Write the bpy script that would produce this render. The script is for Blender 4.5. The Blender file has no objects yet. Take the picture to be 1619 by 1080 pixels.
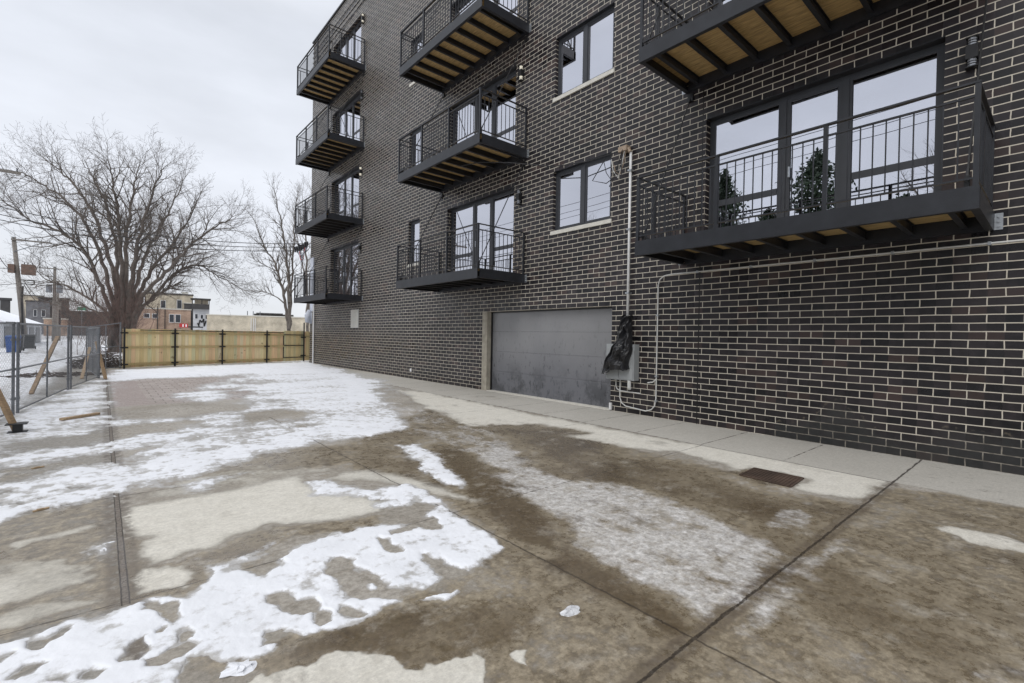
import bpy, math, random
import numpy as np
from mathutils import Matrix, Vector
sc = bpy.context.scene
col = sc.collection
# ------------------------------------------------------------------ camera
RIGHT=np.array([0.757817463,-0.652225927,0.017720978]); UP=np.array([-0.007154467,0.018851742,0.999796692]); FWD=np.array([0.652427395,0.757790177,-0.00961985])
CAM=np.array([-7.891915,0.0,1.4641229]); FPX=753.1352
cd=bpy.data.cameras.new('camera'); cam=bpy.data.objects.new('camera',cd); col.objects.link(cam); sc.camera=cam
cd.sensor_width=36; cd.lens=FPX/1619*36; cd.clip_end=1500; cd.clip_start=0.05
M=Matrix.Identity(4)
for i in range(3):
    M[i][0]=RIGHT[i]; M[i][1]=UP[i]; M[i][2]=-FWD[i]; M[i][3]=CAM[i]
cam.matrix_world=M
# ------------------------------------------------------------------ world: overcast
SUN_EL=math.radians(38); SUN_AZ=math.radians(250)
w=bpy.data.worlds.new('World'); sc.world=w; w.use_nodes=True
nt=w.node_tree; N=nt.nodes; N.clear()
def nd(nt,t,**k):
    n=nt.nodes.new(t)
    for a,b in k.items():
        if a.startswith('i_'): n.inputs[a[2:].replace('_',' ')].default_value=b
        else: setattr(n,a,b)
    return n
out=nd(nt,'ShaderNodeOutputWorld'); bg=nd(nt,'ShaderNodeBackground'); bg.inputs['Strength'].default_value=0.1
sky=nd(nt,'ShaderNodeTexSky'); sky.sky_type='NISHITA'; sky.sun_disc=False; sky.sun_elevation=SUN_EL; sky.sun_rotation=SUN_AZ
tc=nd(nt,'ShaderNodeTexCoord'); sep=nd(nt,'ShaderNodeSeparateXYZ'); nt.links.new(tc.outputs['Generated'],sep.inputs[0])
ramp=nd(nt,'ShaderNodeValToRGB'); cr=ramp.color_ramp
cr.elements[0].position=0.0; cr.elements[0].color=(0.69,0.71,0.745,1); cr.elements[1].position=1.0; cr.elements[1].color=(1.0,1.0,1.02,1)
e=cr.elements.new(0.18); e.color=(0.66,0.685,0.74,1); e=cr.elements.new(0.5); e.color=(0.62,0.65,0.71,1); e=cr.elements.new(0.72); e.color=(0.9,0.92,0.97,1)
nt.links.new(sep.outputs['Z'],ramp.inputs[0])
mp=nd(nt,'ShaderNodeMapping'); mp.inputs['Scale'].default_value=(1.2,1.2,3.4); nt.links.new(tc.outputs['Generated'],mp.inputs[0])
no=nd(nt,'ShaderNodeTexNoise'); no.inputs['Scale'].default_value=1.9; no.inputs['Detail'].default_value=7; no.inputs['Roughness'].default_value=.5; nt.links.new(mp.outputs[0],no.inputs[0])
mr=nd(nt,'ShaderNodeMapRange'); mr.inputs['From Min'].default_value=.32; mr.inputs['From Max'].default_value=.68; mr.inputs['To Min'].default_value=8.9; mr.inputs['To Max'].default_value=11.7
nt.links.new(no.outputs[0],mr.inputs[0])
vm=nd(nt,'ShaderNodeVectorMath',operation='SCALE'); nt.links.new(ramp.outputs[0],vm.inputs[0]); nt.links.new(mr.outputs[0],vm.inputs['Scale'])
mx=nd(nt,'ShaderNodeMix',data_type='RGBA'); mx.inputs[0].default_value=.05
nt.links.new(vm.outputs[0],mx.inputs[6]); nt.links.new(sky.outputs[0],mx.inputs[7]); nt.links.new(mx.outputs[2],bg.inputs[0]); nt.links.new(bg.outputs[0],out.inputs[0])
# ------------------------------------------------------------------ sun (soft, behind cloud)
sl=bpy.data.lights.new('sun','SUN'); sl.energy=0.9; sl.angle=math.radians(40); sl.color=(1,.97,.93)
so=bpy.data.objects.new('sun',sl); col.objects.link(so)
sd=Vector((-.75,-.3,.95)).normalized(); so.rotation_euler=sd.to_track_quat('Z','Y').to_euler(); so.location=(-20,-10,30)
vs=sc.view_settings; vs.view_transform='Standard'; vs.look='None'; vs.gamma=1; vs.exposure=0.30
sc.render.resolution_x=1024; sc.render.resolution_y=683
rng=random.Random(7); nrg=np.random.default_rng(5)
def px_at(px,py,t): # helper for far background placement: point at depth t
    return CAM+t*(FWD+RIGHT*(px-809.5)/FPX-UP*(py-540)/FPX)
# ------------------------------------------------------------------ materials
def lk(nt,a,b): nt.links.new(a,b)
def mat(name,color,rough=.6,metal=0,var=.15,scale=6,bump=0,bscale=40,spec=.5,emit=None,stretch=None):
    m=bpy.data.materials.new(name); m.use_nodes=True; nt=m.node_tree; p=nt.nodes['Principled BSDF']
    p.inputs['Roughness'].default_value=rough; p.inputs['Metallic'].default_value=metal; p.inputs['Specular IOR Level'].default_value=spec
    tc=nd(nt,'ShaderNodeTexCoord'); src=tc.outputs['Object']
    if stretch:
        mm=nd(nt,'ShaderNodeMapping'); mm.inputs['Scale'].default_value=stretch; lk(nt,src,mm.inputs[0]); src=mm.outputs[0]
    n=nd(nt,'ShaderNodeTexNoise'); n.inputs['Scale'].default_value=scale; n.inputs['Detail'].default_value=6; lk(nt,src,n.inputs[0])
    r=nd(nt,'ShaderNodeMapRange'); r.inputs['From Min'].default_value=.3; r.inputs['From Max'].default_value=.7; r.inputs['To Min'].default_value=1-var; r.inputs['To Max'].default_value=1+var; lk(nt,n.outputs[0],r.inputs[0])
    v=nd(nt,'ShaderNodeVectorMath',operation='SCALE'); v.inputs[0].default_value=color[:3]; lk(nt,r.outputs[0],v.inputs['Scale']); lk(nt,v.outputs[0],p.inputs['Base Color'])
    if bump:
        n2=nd(nt,'ShaderNodeTexNoise'); n2.inputs['Scale'].default_value=bscale; n2.inputs['Detail'].default_value=4; lk(nt,src,n2.inputs[0])
        b=nd(nt,'ShaderNodeBump'); b.inputs['Strength'].default_value=bump; b.inputs['Distance'].default_value=.01; lk(nt,n2.outputs[0],b.inputs['Height']); lk(nt,b.outputs[0],p.inputs['Normal'])
    if emit: p.inputs['Emission Color'].default_value=(*emit[:3],1); p.inputs['Emission Strength'].default_value=emit[3]
    return m
def node_math(nt,op,a,b=None,c=None,clamp=False):
    n=nt.nodes.new('ShaderNodeMath'); n.operation=op; n.use_clamp=clamp
    for i,x in enumerate((a,b,c)):
        if x is None: continue
        if isinstance(x,(int,float)): n.inputs[i].default_value=x
        else: nt.links.new(x,n.inputs[i])
    return n.outputs[0]
def node_mix(nt,f,a,b):
    n=nt.nodes.new('ShaderNodeMix'); n.data_type='RGBA'
    for s,x in ((0,f),(6,a),(7,b)):
        if isinstance(x,(int,float)): n.inputs[s].default_value=x
        elif isinstance(x,tuple): n.inputs[s].default_value=(*x[:3],1)
        else: nt.links.new(x,n.inputs[s])
    return n.outputs[2]
def node_noise(nt,vec,scale,detail=5,rough=.5):
    n=nt.nodes.new('ShaderNodeTexNoise'); n.inputs['Scale'].default_value=scale; n.inputs['Detail'].default_value=detail; n.inputs['Roughness'].default_value=rough
    if vec is not None: nt.links.new(vec,n.inputs[0])
    return n.outputs[0]
def node_step(nt,x,a,b):
    n=nt.nodes.new('ShaderNodeMapRange'); n.interpolation_type='SMOOTHSTEP'; n.inputs['From Min'].default_value=a; n.inputs['From Max'].default_value=b
    nt.links.new(x,n.inputs[0]); return n.outputs[0]
def brick_mat(name,c1,c2,mortar,bw=.305,bh=.1016,ms=.0063,stain=False,rough=.36,offs=.5):
    m=bpy.data.materials.new(name); m.use_nodes=True; nt=m.node_tree; p=nt.nodes['Principled BSDF']; p.inputs['Specular IOR Level'].default_value=.38
    tc=nd(nt,'ShaderNodeTexCoord'); s=nd(nt,'ShaderNodeSeparateXYZ'); lk(nt,tc.outputs['Object'],s.inputs[0])
    h=node_math(nt,'ADD',s.outputs['X'],s.outputs['Y']); h=node_math(nt,'ADD',h,node_math(nt,'MULTIPLY_ADD',node_noise(nt,tc.outputs['Object'],5.1,3),.02,-.01))
    # tiny wobble so that joints are not ruler straight
    wob=node_noise(nt,tc.outputs['Object'],2.3,3); wob=node_math(nt,'MULTIPLY_ADD',wob,.012,-.006)
    zz=node_math(nt,'ADD',s.outputs['Z'],wob)
    cb=nd(nt,'ShaderNodeCombineXYZ'); lk(nt,h,cb.inputs[0]); lk(nt,zz,cb.inputs[1])
    b=nd(nt,'ShaderNodeTexBrick'); lk(nt,cb.outputs[0],b.inputs[0]); b.offset=offs; b.inputs['Scale'].default_value=1; b.inputs['Brick Width'].default_value=bw; b.inputs['Row Height'].default_value=bh
    b.inputs['Mortar Size'].default_value=ms; b.inputs['Mortar Smooth'].default_value=.12; b.inputs['Color1'].default_value=(0,0,0,1); b.inputs['Color2'].default_value=(1,1,1,1); b.inputs['Bias'].default_value=0
    rc=nd(nt,'ShaderNodeSeparateColor'); lk(nt,b.outputs['Color'],rc.inputs[0]); rnd=rc.outputs[0]
    # per brick random
    row=node_math(nt,'FLOOR',node_math(nt,'DIVIDE',zz,bh)); par=node_math(nt,'MULTIPLY',node_math(nt,'FLOORED_MODULO',row,2),offs*bw)
    cx=node_math(nt,'FLOOR',node_math(nt,'DIVIDE',node_math(nt,'SUBTRACT',h,par),bw))
    c2v=nd(nt,'ShaderNodeCombineXYZ'); lk(nt,cx,c2v.inputs[0]); lk(nt,row,c2v.inputs[1])
    wn=nd(nt,'ShaderNodeTexWhiteNoise'); wn.noise_dimensions='2D'; lk(nt,c2v.outputs[0],wn.inputs[0])
    ra=wn.outputs[0]; wc=nd(nt,'ShaderNodeSeparateColor'); lk(nt,wn.outputs['Color'],wc.inputs[0])
    bc=node_mix(nt,ra,c1,c2)
    odd=node_math(nt,'GREATER_THAN',wc.outputs[1],.90); bc=node_mix(nt,node_math(nt,'MULTIPLY',odd,.55 if stain else .0),bc,tuple(x*y for x,y in zip(c2,(2.2,1.75,1.4))))
    big=nd(nt,'ShaderNodeVectorMath',operation='SCALE'); lk(nt,bc,big.inputs[0]); lk(nt,node_math(nt,'MULTIPLY_ADD',node_noise(nt,tc.outputs['Object'],.55,5,.6),2.2,-.1),big.inputs['Scale']); bc=big.outputs[0]; grime=node_noise(nt,tc.outputs['Object'],9,6); bc=node_mix(nt,node_math(nt,'MULTIPLY',node_step(nt,grime,.45,.8),.35),bc,tuple(x*1.9 for x in c2))
    mo=node_mix(nt,node_noise(nt,tc.outputs['Object'],3,4),tuple(x*.8 for x in mortar),tuple(x*1.12 for x in mortar))
    fac=b.outputs['Fac']
    if stain:
        # mortar smeared over / washed dark near the pavement, irregular
        n1=node_noise(nt,tc.outputs['Object'],1.7,5); n2=node_noise(nt,tc.outputs['Object'],11,5)
        dy=node_math(nt,'ABSOLUTE',node_math(nt,'SUBTRACT',s.outputs['Y'],2.05)); hump=node_math(nt,'MULTIPLY_ADD',dy,-.62,.62)
        low=node_math(nt,'MULTIPLY_ADD',s.outputs['Y'],-.17,.48)
        top=node_math(nt,'MAXIMUM',hump,low); top=node_math(nt,'ADD',top,node_math(nt,'MULTIPLY_ADD',n1,.5,-.25)); top=node_math(nt,'ADD',top,node_math(nt,'MULTIPLY_ADD',n2,.2,-.1))
        k=node_math(nt,'MULTIPLY',node_step(nt,node_math(nt,'SUBTRACT',top,s.outputs['Z']),-.07,.16),node_math(nt,'MULTIPLY_ADD',node_step(nt,n2,.35,.65),.3,.7))
        st=node_mix(nt,n2,(.03,.028,.025),(.07,.06,.05)); mo=node_mix(nt,node_math(nt,'MULTIPLY',k,.86),mo,st)
        bc=node_mix(nt,node_math(nt,'MULTIPLY',k,.5),bc,(.040,.044,.042))
        rim=node_math(nt,'MULTIPLY',node_step(nt,node_math(nt,'ABSOLUTE',node_math(nt,'SUBTRACT',node_math(nt,'SUBTRACT',top,s.outputs['Z']),.0)),.03,.0),node_step(nt,n2,.5,.66))
        bc=node_mix(nt,node_math(nt,'MULTIPLY',rim,.28),bc,(.3,.25,.18))
        cj=node_step(nt,node_math(nt,'ABSOLUTE',node_math(nt,'SUBTRACT',s.outputs['Y'],4.18)),.012,.008)
        bc=node_mix(nt,cj,bc,(.01,.01,.01)); mo=node_mix(nt,cj,mo,(.012,.012,.012))
    colr=node_mix(nt,fac,bc,mo); lk(nt,colr,p.inputs['Base Color'])
    rg=node_math(nt,'MULTIPLY_ADD',wc.outputs[2],.26,rough-.13); rg=node_math(nt,'MAXIMUM',rg,node_math(nt,'MULTIPLY',fac,.9)); lk(nt,rg,p.inputs['Roughness'])
    hgt=node_math(nt,'SUBTRACT',node_math(nt,'MULTIPLY_ADD',node_noise(nt,tc.outputs['Object'],60,4),.25,.0),fac)
    tilt=node_math(nt,'MULTIPLY',wc.outputs[0],.35); hgt=node_math(nt,'ADD',hgt,tilt)
    bp=nd(nt,'ShaderNodeBump'); bp.inputs['Strength'].default_value=.55; bp.inputs['Distance'].default_value=.006; lk(nt,hgt,bp.inputs['Height']); lk(nt,bp.outputs[0],p.inputs['Normal'])
    return m
MT={}
MT['brick']=brick_mat('dark_brick',(.008,.0075,.0095),(.029,.0235,.0255),(.62,.57,.48),stain=True)
MT['tanbrick']=brick_mat('tan_brick',(.36,.24,.18),(.42,.30,.22),(.42,.36,.31),bw=.4,bh=.12,rough=.8)
MT['beigebrick']=brick_mat('beige_brick',(.45,.40,.31),(.5,.44,.34),(.5,.46,.38),bw=.4,bh=.2,rough=.8)
MT['steel']=mat('painted_steel',(.021,.0225,.027),.40,0,.25,5,.15,90,spec=.4)
MT['frame']=mat('window_frame_grey',(.042,.045,.052),.45,0,.08,5)
MT['wood']=mat('deck_board_wood',(.47,.33,.15),.7,0,.3,5,.2,50,stretch=(8,1,1))
MT['galv']=mat('galvanised_steel',(.42,.44,.46),.38,.75,.15,20,.05)
MT['galvdk']=mat('weathered_galvanised',(.20,.21,.225),.45,.55,.2,20,.05)
MT['pvc']=mat('pale_grey_conduit',(.60,.60,.58),.5,0,.1,8)
MT['stone']=mat('limestone_sill',(.62,.60,.54),.8,0,.08,9,.2,90)
MT['jamb']=mat('cast_stone_jamb',(.36,.33,.27),.85,0,.2,7,.3,60)
MT['black']=mat('black_metal',(.012,.012,.013),.45,0,.1,9)
MT['rubber']=mat('black_rubber',(.02,.02,.021),.7,0,.2,9)
MT['boxgrey']=mat('meter_box_grey',(.33,.345,.35),.5,0,.08,6)
MT['tarp']=mat('black_plastic_sheet',(.013,.013,.015),.30,0,.1,9,.35,25)
MT['room']=mat('room_wall',(.16,.15,.14),.8,0,.1,2)
MT['blind']=mat('white_blind',(.80,.80,.80),.7,0,.04,2)
MT['lumber']=mat('weathered_lumber',(.36,.25,.15),.8,0,.3,6,.3,30,stretch=(2,2,12))
MT['bark']=mat('grey_bark',(.135,.115,.10),.9,0,.3,4,.6,12,stretch=(3,3,.8))
MT['bark2']=mat('pale_bark',(.15,.13,.112),.9,0,.3,4,.5,12,stretch=(3,3,.8))
MT['twig']=mat('reddish_brush',(.15,.10,.085),.9,0,.3,1)
MT['pole']=mat('weathered_pole_wood',(.21,.19,.17),.9,0,.25,3,.4,20,stretch=(8,8,.6))
MT['rust']=mat('rusty_metal',(.17,.11,.085),.8,.1,.25,4)
MT['wire']=mat('wire_black',(.02,.02,.022),.6,0,.05,1)
MT['concrete_far']=mat('pale_render',(.55,.56,.58),.9,0,.15,1)
MT['siding']=mat('dull_siding',(.17,.17,.18),.85,0,.3,1)
MT['dkroof']=mat('dark_roofing',(.06,.058,.058),.85,0,.3,1)
MT['winglass']=mat('dark_window_glass',(.05,.055,.065),.15,0,.2,1)
MT['blueplastic']=mat('blue_plastic',(.03,.10,.33),.5,0,.15,4)
MT['darkplastic']=mat('black_plastic',(.02,.022,.024),.5,0,.15,4)
MT['red']=mat('red_paint',(.45,.03,.03),.5,0,.1,4)
MT['white']=mat('white_paint',(.75,.75,.75),.5,0,.06,4)
MT['insul']=mat('pale_grey_cladding',(.50,.53,.60),.6,0,.1,3)
MT['ever']=mat('evergreen_leaf',(.05,.08,.045),.6,0,.5,1.5)
MT['needle']=MT['ever']
MT['greenpaint']=mat('green_sign',(.05,.25,.15),.6,0,.1,4)
MT['copper']=mat('cable_brown',(.33,.25,.18),.5,0,.3,30)
MT['bulb']=mat('lit_lamp_glass',(.8,.75,.6),.3,0,.02,1,emit=(1,.93,.78,.55))
MT['lampglass']=mat('unlit_lamp_glass',(.35,.36,.38),.15,.3,.02,1)
MT['snowroof']=mat('roof_snow',(.82,.84,.88),.9,0,.05,2,.3,4)
MT['plank']=mat('raw_plank',(.40,.29,.18),.8,0,.25,6,.2,30,stretch=(1,6,6))
MT['debris']=mat('dead_leaves',(.07,.045,.032),.9,0,.5,3)
MT['ice']=mat('clear_ice_chunk',(.62,.63,.65),.25,0,.2,20,.6,30)
def glass(name,f,tint,trans):
    m=bpy.data.materials.new(name); m.use_nodes=True; nt=m.node_tree; nt.nodes.clear()
    o=nd(nt,'ShaderNodeOutputMaterial'); g=nd(nt,'ShaderNodeBsdfGlossy'); g.inputs['Roughness'].default_value=.004; g.inputs['Color'].default_value=(*tint,1)
    t=nd(nt,'ShaderNodeBsdfTransparent'); t.inputs['Color'].default_value=(*trans,1)
    fr=nd(nt,'ShaderNodeFresnel'); fr.inputs['IOR'].default_value=1.5; ff=node_math(nt,'MULTIPLY_ADD',fr.outputs[0],.9,f,True)
    tcn=nd(nt,'ShaderNodeTexCoord'); nz=node_noise(nt,tcn.outputs['Object'],.9,1); b=nd(nt,'ShaderNodeBump'); b.inputs['Strength'].default_value=.02; b.inputs['Distance'].default_value=.08; lk(nt,nz,b.inputs['Height']); lk(nt,b.outputs[0],g.inputs['Normal'])
    mx=nd(nt,'ShaderNodeMixShader'); lk(nt,ff,mx.inputs[0]); lk(nt,t.outputs[0],mx.inputs[1]); lk(nt,g.outputs[0],mx.inputs[2]); lk(nt,mx.outputs[0],o.inputs[0]); return m
MT['glass']=glass('coated_glass',.62,(.90,.91,.98),(.55,.57,.57))
def gdoor():
    m=mat('garage_door_paint',(.235,.235,.24),.38,0,.10,1.1); nt=m.node_tree; p=nt.nodes['Principled BSDF']
    tc=nd(nt,'ShaderNodeTexCoord'); s=nd(nt,'ShaderNodeSeparateXYZ'); lk(nt,tc.outputs['Object'],s.inputs[0])
    m1=nd(nt,'ShaderNodeMapping'); m1.inputs['Scale'].default_value=(1,11,4.5); lk(nt,tc.outputs['Object'],m1.inputs[0])
    a=node_noise(nt,m1.outputs[0],1.1,9,.68); sp=node_step(nt,a,.58,.61)
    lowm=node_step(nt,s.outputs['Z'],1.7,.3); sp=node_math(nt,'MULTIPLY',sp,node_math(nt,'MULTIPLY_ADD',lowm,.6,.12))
    m2=nd(nt,'ShaderNodeMapping'); m2.inputs['Scale'].default_value=(1,1.3,1); lk(nt,tc.outputs['Object'],m2.inputs[0])
    bl=node_step(nt,node_noise(nt,m2.outputs[0],1.6,9,.72),.46,.60); near=node_step(nt,s.outputs['Y'],7.2,6.2); bl=node_math(nt,'MULTIPLY',bl,node_math(nt,'MULTIPLY',near,node_step(nt,s.outputs['Z'],1.0,.2)))
    src=p.inputs['Base Color'].links[0].from_socket
    c=node_mix(nt,node_math(nt,'MULTIPLY',node_step(nt,s.outputs['Z'],1.55,.15),.62),src,(.085,.09,.112)); c=node_mix(nt,sp,c,(.03,.03,.034)); c=node_mix(nt,node_math(nt,'MULTIPLY',bl,.75),c,(.045,.047,.052))  # smooth bluish fade low down paints a reflection into the colour; specks are dirt
    sh=node_step(nt,node_noise(nt,tc.outputs['Object'],.7,3),.4,.7); c=node_mix(nt,node_math(nt,'MULTIPLY',sh,.2),c,(.11,.115,.135)); lk(nt,c,p.inputs['Base Color'])
    return m
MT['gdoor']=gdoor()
def boards_mat():
    m=bpy.data.materials.new('treated_pine'); m.use_nodes=True; nt=m.node_tree; p=nt.nodes['Principled BSDF']; p.inputs['Roughness'].default_value=.75
    at=nd(nt,'ShaderNodeAttribute'); at.attribute_name='tone'; tc=nd(nt,'ShaderNodeTexCoord')
    mm=nd(nt,'ShaderNodeMapping'); mm.inputs['Scale'].default_value=(30,30,1.3); lk(nt,tc.outputs['Object'],mm.inputs[0]); g=node_noise(nt,mm.outputs[0],1,5)
    kn=node_step(nt,node_noise(nt,tc.outputs['Object'],4.3,2),.68,.74)
    c=node_mix(nt,node_step(nt,g,.3,.75),(.9,.9,.9),(1.08,1.08,1.08)); v=nd(nt,'ShaderNodeVectorMath',operation='MULTIPLY'); lk(nt,at.outputs['Color'],v.inputs[0]); lk(nt,c,v.inputs[1])
    lk(nt,node_mix(nt,node_math(nt,'MULTIPLY',kn,.6),v.outputs[0],(.22,.12,.05)),p.inputs['Base Color']); return m
MT['boards']=boards_mat()
# ------------------------------------------------------------------ mesh helpers
class MB:
    def __init__(s): s.v=[]; s.f=[]; s.col=None
    def add(s,vs,fs):
        o=len(s.v); s.v+= [tuple(map(float,a)) for a in vs]; s.f+=[tuple(o+i for i in f) for f in fs]; return s
    def box(s,x0,x1,y0,y1,z0,z1):
        x0,x1=min(x0,x1),max(x0,x1); y0,y1=min(y0,y1),max(y0,y1); z0,z1=min(z0,z1),max(z0,z1)
        return s.add([(x0,y0,z0),(x1,y0,z0),(x1,y1,z0),(x0,y1,z0),(x0,y0,z1),(x1,y0,z1),(x1,y1,z1),(x0,y1,z1)],[(0,3,2,1),(4,5,6,7),(0,1,5,4),(1,2,6,5),(2,3,7,6),(3,0,4,7)])
    def bar(s,p,q,w,h=None,up=(0,0,1)):
        h=h or w; p=np.array(p,float); q=np.array(q,float); d=(q-p)/np.linalg.norm(q-p); u=np.array(up,float)
        if abs(d@u)>.98: u=np.array((1.,0,0))
        a=np.cross(d,u); a/=np.linalg.norm(a); b=np.cross(a,d)
        vs=[c+sa*a*w/2+sb*b*h/2 for c in (p,q) for sa,sb in ((-1,-1),(1,-1),(1,1),(-1,1))]
        return s.add(vs,[(0,1,2,3),(7,6,5,4),(0,4,5,1),(1,5,6,2),(2,6,7,3),(3,7,4,0)])
    def tube(s,pts,r,n=6,cap=True):
        pts=[np.array(p,float) for p in pts]; m=len(pts); rr=r if hasattr(r,'__len__') else [r]*m; o=len(s.v); vs=[]
        d0=pts[1]-pts[0]; u=np.cross(d0,(0,0,1)); 
        if np.linalg.norm(u)<1e-6*np.linalg.norm(d0)+1e-9 or np.linalg.norm(u)<.02*np.linalg.norm(d0): u=np.cross(d0,(1,0,0))
        u/=np.linalg.norm(u)
        for i,p in enumerate(pts):
            d=pts[min(i+1,m-1)]-pts[max(i-1,0)]; d/=np.linalg.norm(d)+1e-12; u=u-d*(u@d); u/=np.linalg.norm(u)+1e-12; w_=np.cross(d,u)
            for k in range(n): a=2*math.pi*k/n; vs.append(p+rr[i]*(math.cos(a)*u+math.sin(a)*w_))
        fs=[(i*n+k,i*n+(k+1)%n,(i+1)*n+(k+1)%n,(i+1)*n+k) for i in range(m-1) for k in range(n)]
        if cap: fs+=[tuple(range(n))[::-1],tuple((m-1)*n+k for k in range(n))]
        return s.add(vs,fs)
    def build(s,name,m,parent=None,smooth=False,org=(0,0,0)):
        me=bpy.data.meshes.new(name); vs=s.v if tuple(org)==(0,0,0) else [(a-org[0],b-org[1],c-org[2]) for a,b,c in s.v]
        me.from_pydata(vs,[],s.f); me.materials.append(m if not isinstance(m,str) else MT[m])
        if smooth: me.polygons.foreach_set('use_smooth',[True]*len(me.polygons))
        if s.col is not None:
            a=me.color_attributes.new('tone','FLOAT_COLOR','POINT'); a.data.foreach_set('color',np.array(s.col,dtype=np.float32).ravel())
        me.update(); o=bpy.data.objects.new(name,me); col.objects.link(o)
        if parent: o.parent=parent
        return o
def tag(o,label=None,cat=None,group=None,kind=None,loc=None):
    if label: o['label']=label
    if cat: o['category']=cat
    if group: o['group']=group
    if kind: o['kind']=kind
    if loc is not None: o.location=loc
    return o
def empty(name,loc,label,cat,group=None,rz=0):
    o=bpy.data.objects.new(name,None); col.objects.link(o); o.location=loc; o.rotation_euler=(0,0,rz); o.empty_display_size=.2
    return tag(o,label,cat,group)
def part_empty(name,loc,parent):
    o=bpy.data.objects.new(name,None); col.objects.link(o); o.location=loc; o.parent=parent; return o
def copy_tree(o,parent=None):
    kids=[c for c in col.objects if c.parent==o]; c=o.copy(); col.objects.link(c); c.parent=parent
    for k in kids: copy_tree(k,c)
    return c
def fast_mesh(name,V,F,m,parent=None,smooth=False):
    V=np.asarray(V,np.float32); F=np.asarray(F,np.int32); me=bpy.data.meshes.new(name); n=F.shape[1]
    me.vertices.add(len(V)); me.vertices.foreach_set('co',V.ravel()); me.loops.add(F.size); me.loops.foreach_set('vertex_index',F.ravel())
    me.polygons.add(len(F)); me.polygons.foreach_set('loop_start',np.arange(0,F.size,n,dtype=np.int32)); me.polygons.foreach_set('loop_total',np.full(len(F),n,np.int32))
    if smooth: me.polygons.foreach_set('use_smooth',np.ones(len(F),bool))
    me.materials.append(m if not isinstance(m,str) else MT[m]); me.update(calc_edges=True); me.validate()
    o=bpy.data.objects.new(name,me); col.objects.link(o)
    if parent: o.parent=parent
    return o
def segs_mesh(name,P,Q,RP,RQ,m,parent=None,n=4):
    P=np.asarray(P,float);Q=np.asarray(Q,float);RP=np.asarray(RP);RQ=np.asarray(RQ); d=Q-P; L=np.linalg.norm(d,axis=1,keepdims=True); d/=L+1e-9
    h=np.where(np.abs(d[:,2:3])>.9,np.array([[1.,0,0]]),np.array([[0,0,1.]])); u=np.cross(d,h); u/=np.linalg.norm(u,axis=1,keepdims=True); v=np.cross(d,u)
    V=np.zeros((len(P),2*n,3))
    for k in range(n):
        a=2*math.pi*k/n; w_=math.cos(a)*u+math.sin(a)*v; V[:,k]=P+w_*RP[:,None]; V[:,n+k]=Q+w_*RQ[:,None]
    base=np.arange(len(P))[:,None,None]*2*n; F=np.array([(k,(k+1)%n,n+(k+1)%n,n+k) for k in range(n)])[None]+base
    return fast_mesh(name,V.reshape(-1,3),F.reshape(-1,4),m,parent,smooth=(n>4))
# ------------------------------------------------------------------ numpy noise and painting of the pavement
def vnoise(x,y,seed):
    xi=np.floor(x).astype(np.int64); yi=np.floor(y).astype(np.int64); fx=x-xi; fy=y-yi; fx=fx*fx*(3-2*fx); fy=fy*fy*(3-2*fy)
    def h(a,b):
        n=(a*374761393+b*668265263+seed*974634777)&0xffffffff; n=((n^(n>>13))*1274126177)&0xffffffff; n=n^(n>>16); return (n&0xffff)/65535.
    return (h(xi,yi)*(1-fx)+h(xi+1,yi)*fx)*(1-fy)+(h(xi,yi+1)*(1-fx)+h(xi+1,yi+1)*fx)*fy
def fbm(x,y,seed,oct=5,pers=.55):
    t=0;a=1;s=0
    for k in range(oct):
        c,sn=math.cos(k*.7),math.sin(k*.7); t=t+a*(vnoise((x*c-y*sn)*2**k+k*17.3,(x*sn+y*c)*2**k-k*9.1,seed+k)-.5); s+=a; a*=pers
    return t/s*2.6
def sdist(X,Y,poly):
    p=np.array(poly); inside=np.zeros(X.shape,bool); d2=np.full(X.shape,1e9); n=len(p)
    for i in range(n):
        x0,y0=p[i]; x1,y1=p[(i+1)%n]; c=((y0>Y)!=(y1>Y)); 
        with np.errstate(divide='ignore',invalid='ignore'): inside^=c&(X<(x1-x0)*(Y-y0)/((y1-y0) if y1!=y0 else 1e-9)+x0)
        dx,dy=x1-x0,y1-y0; t=np.clip(((X-x0)*dx+(Y-y0)*dy)/(dx*dx+dy*dy+1e-12),0,1); d2=np.minimum(d2,(X-x0-t*dx)**2+(Y-y0-t*dy)**2)
    d=np.sqrt(d2); return np.where(inside,d,-d)
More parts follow.
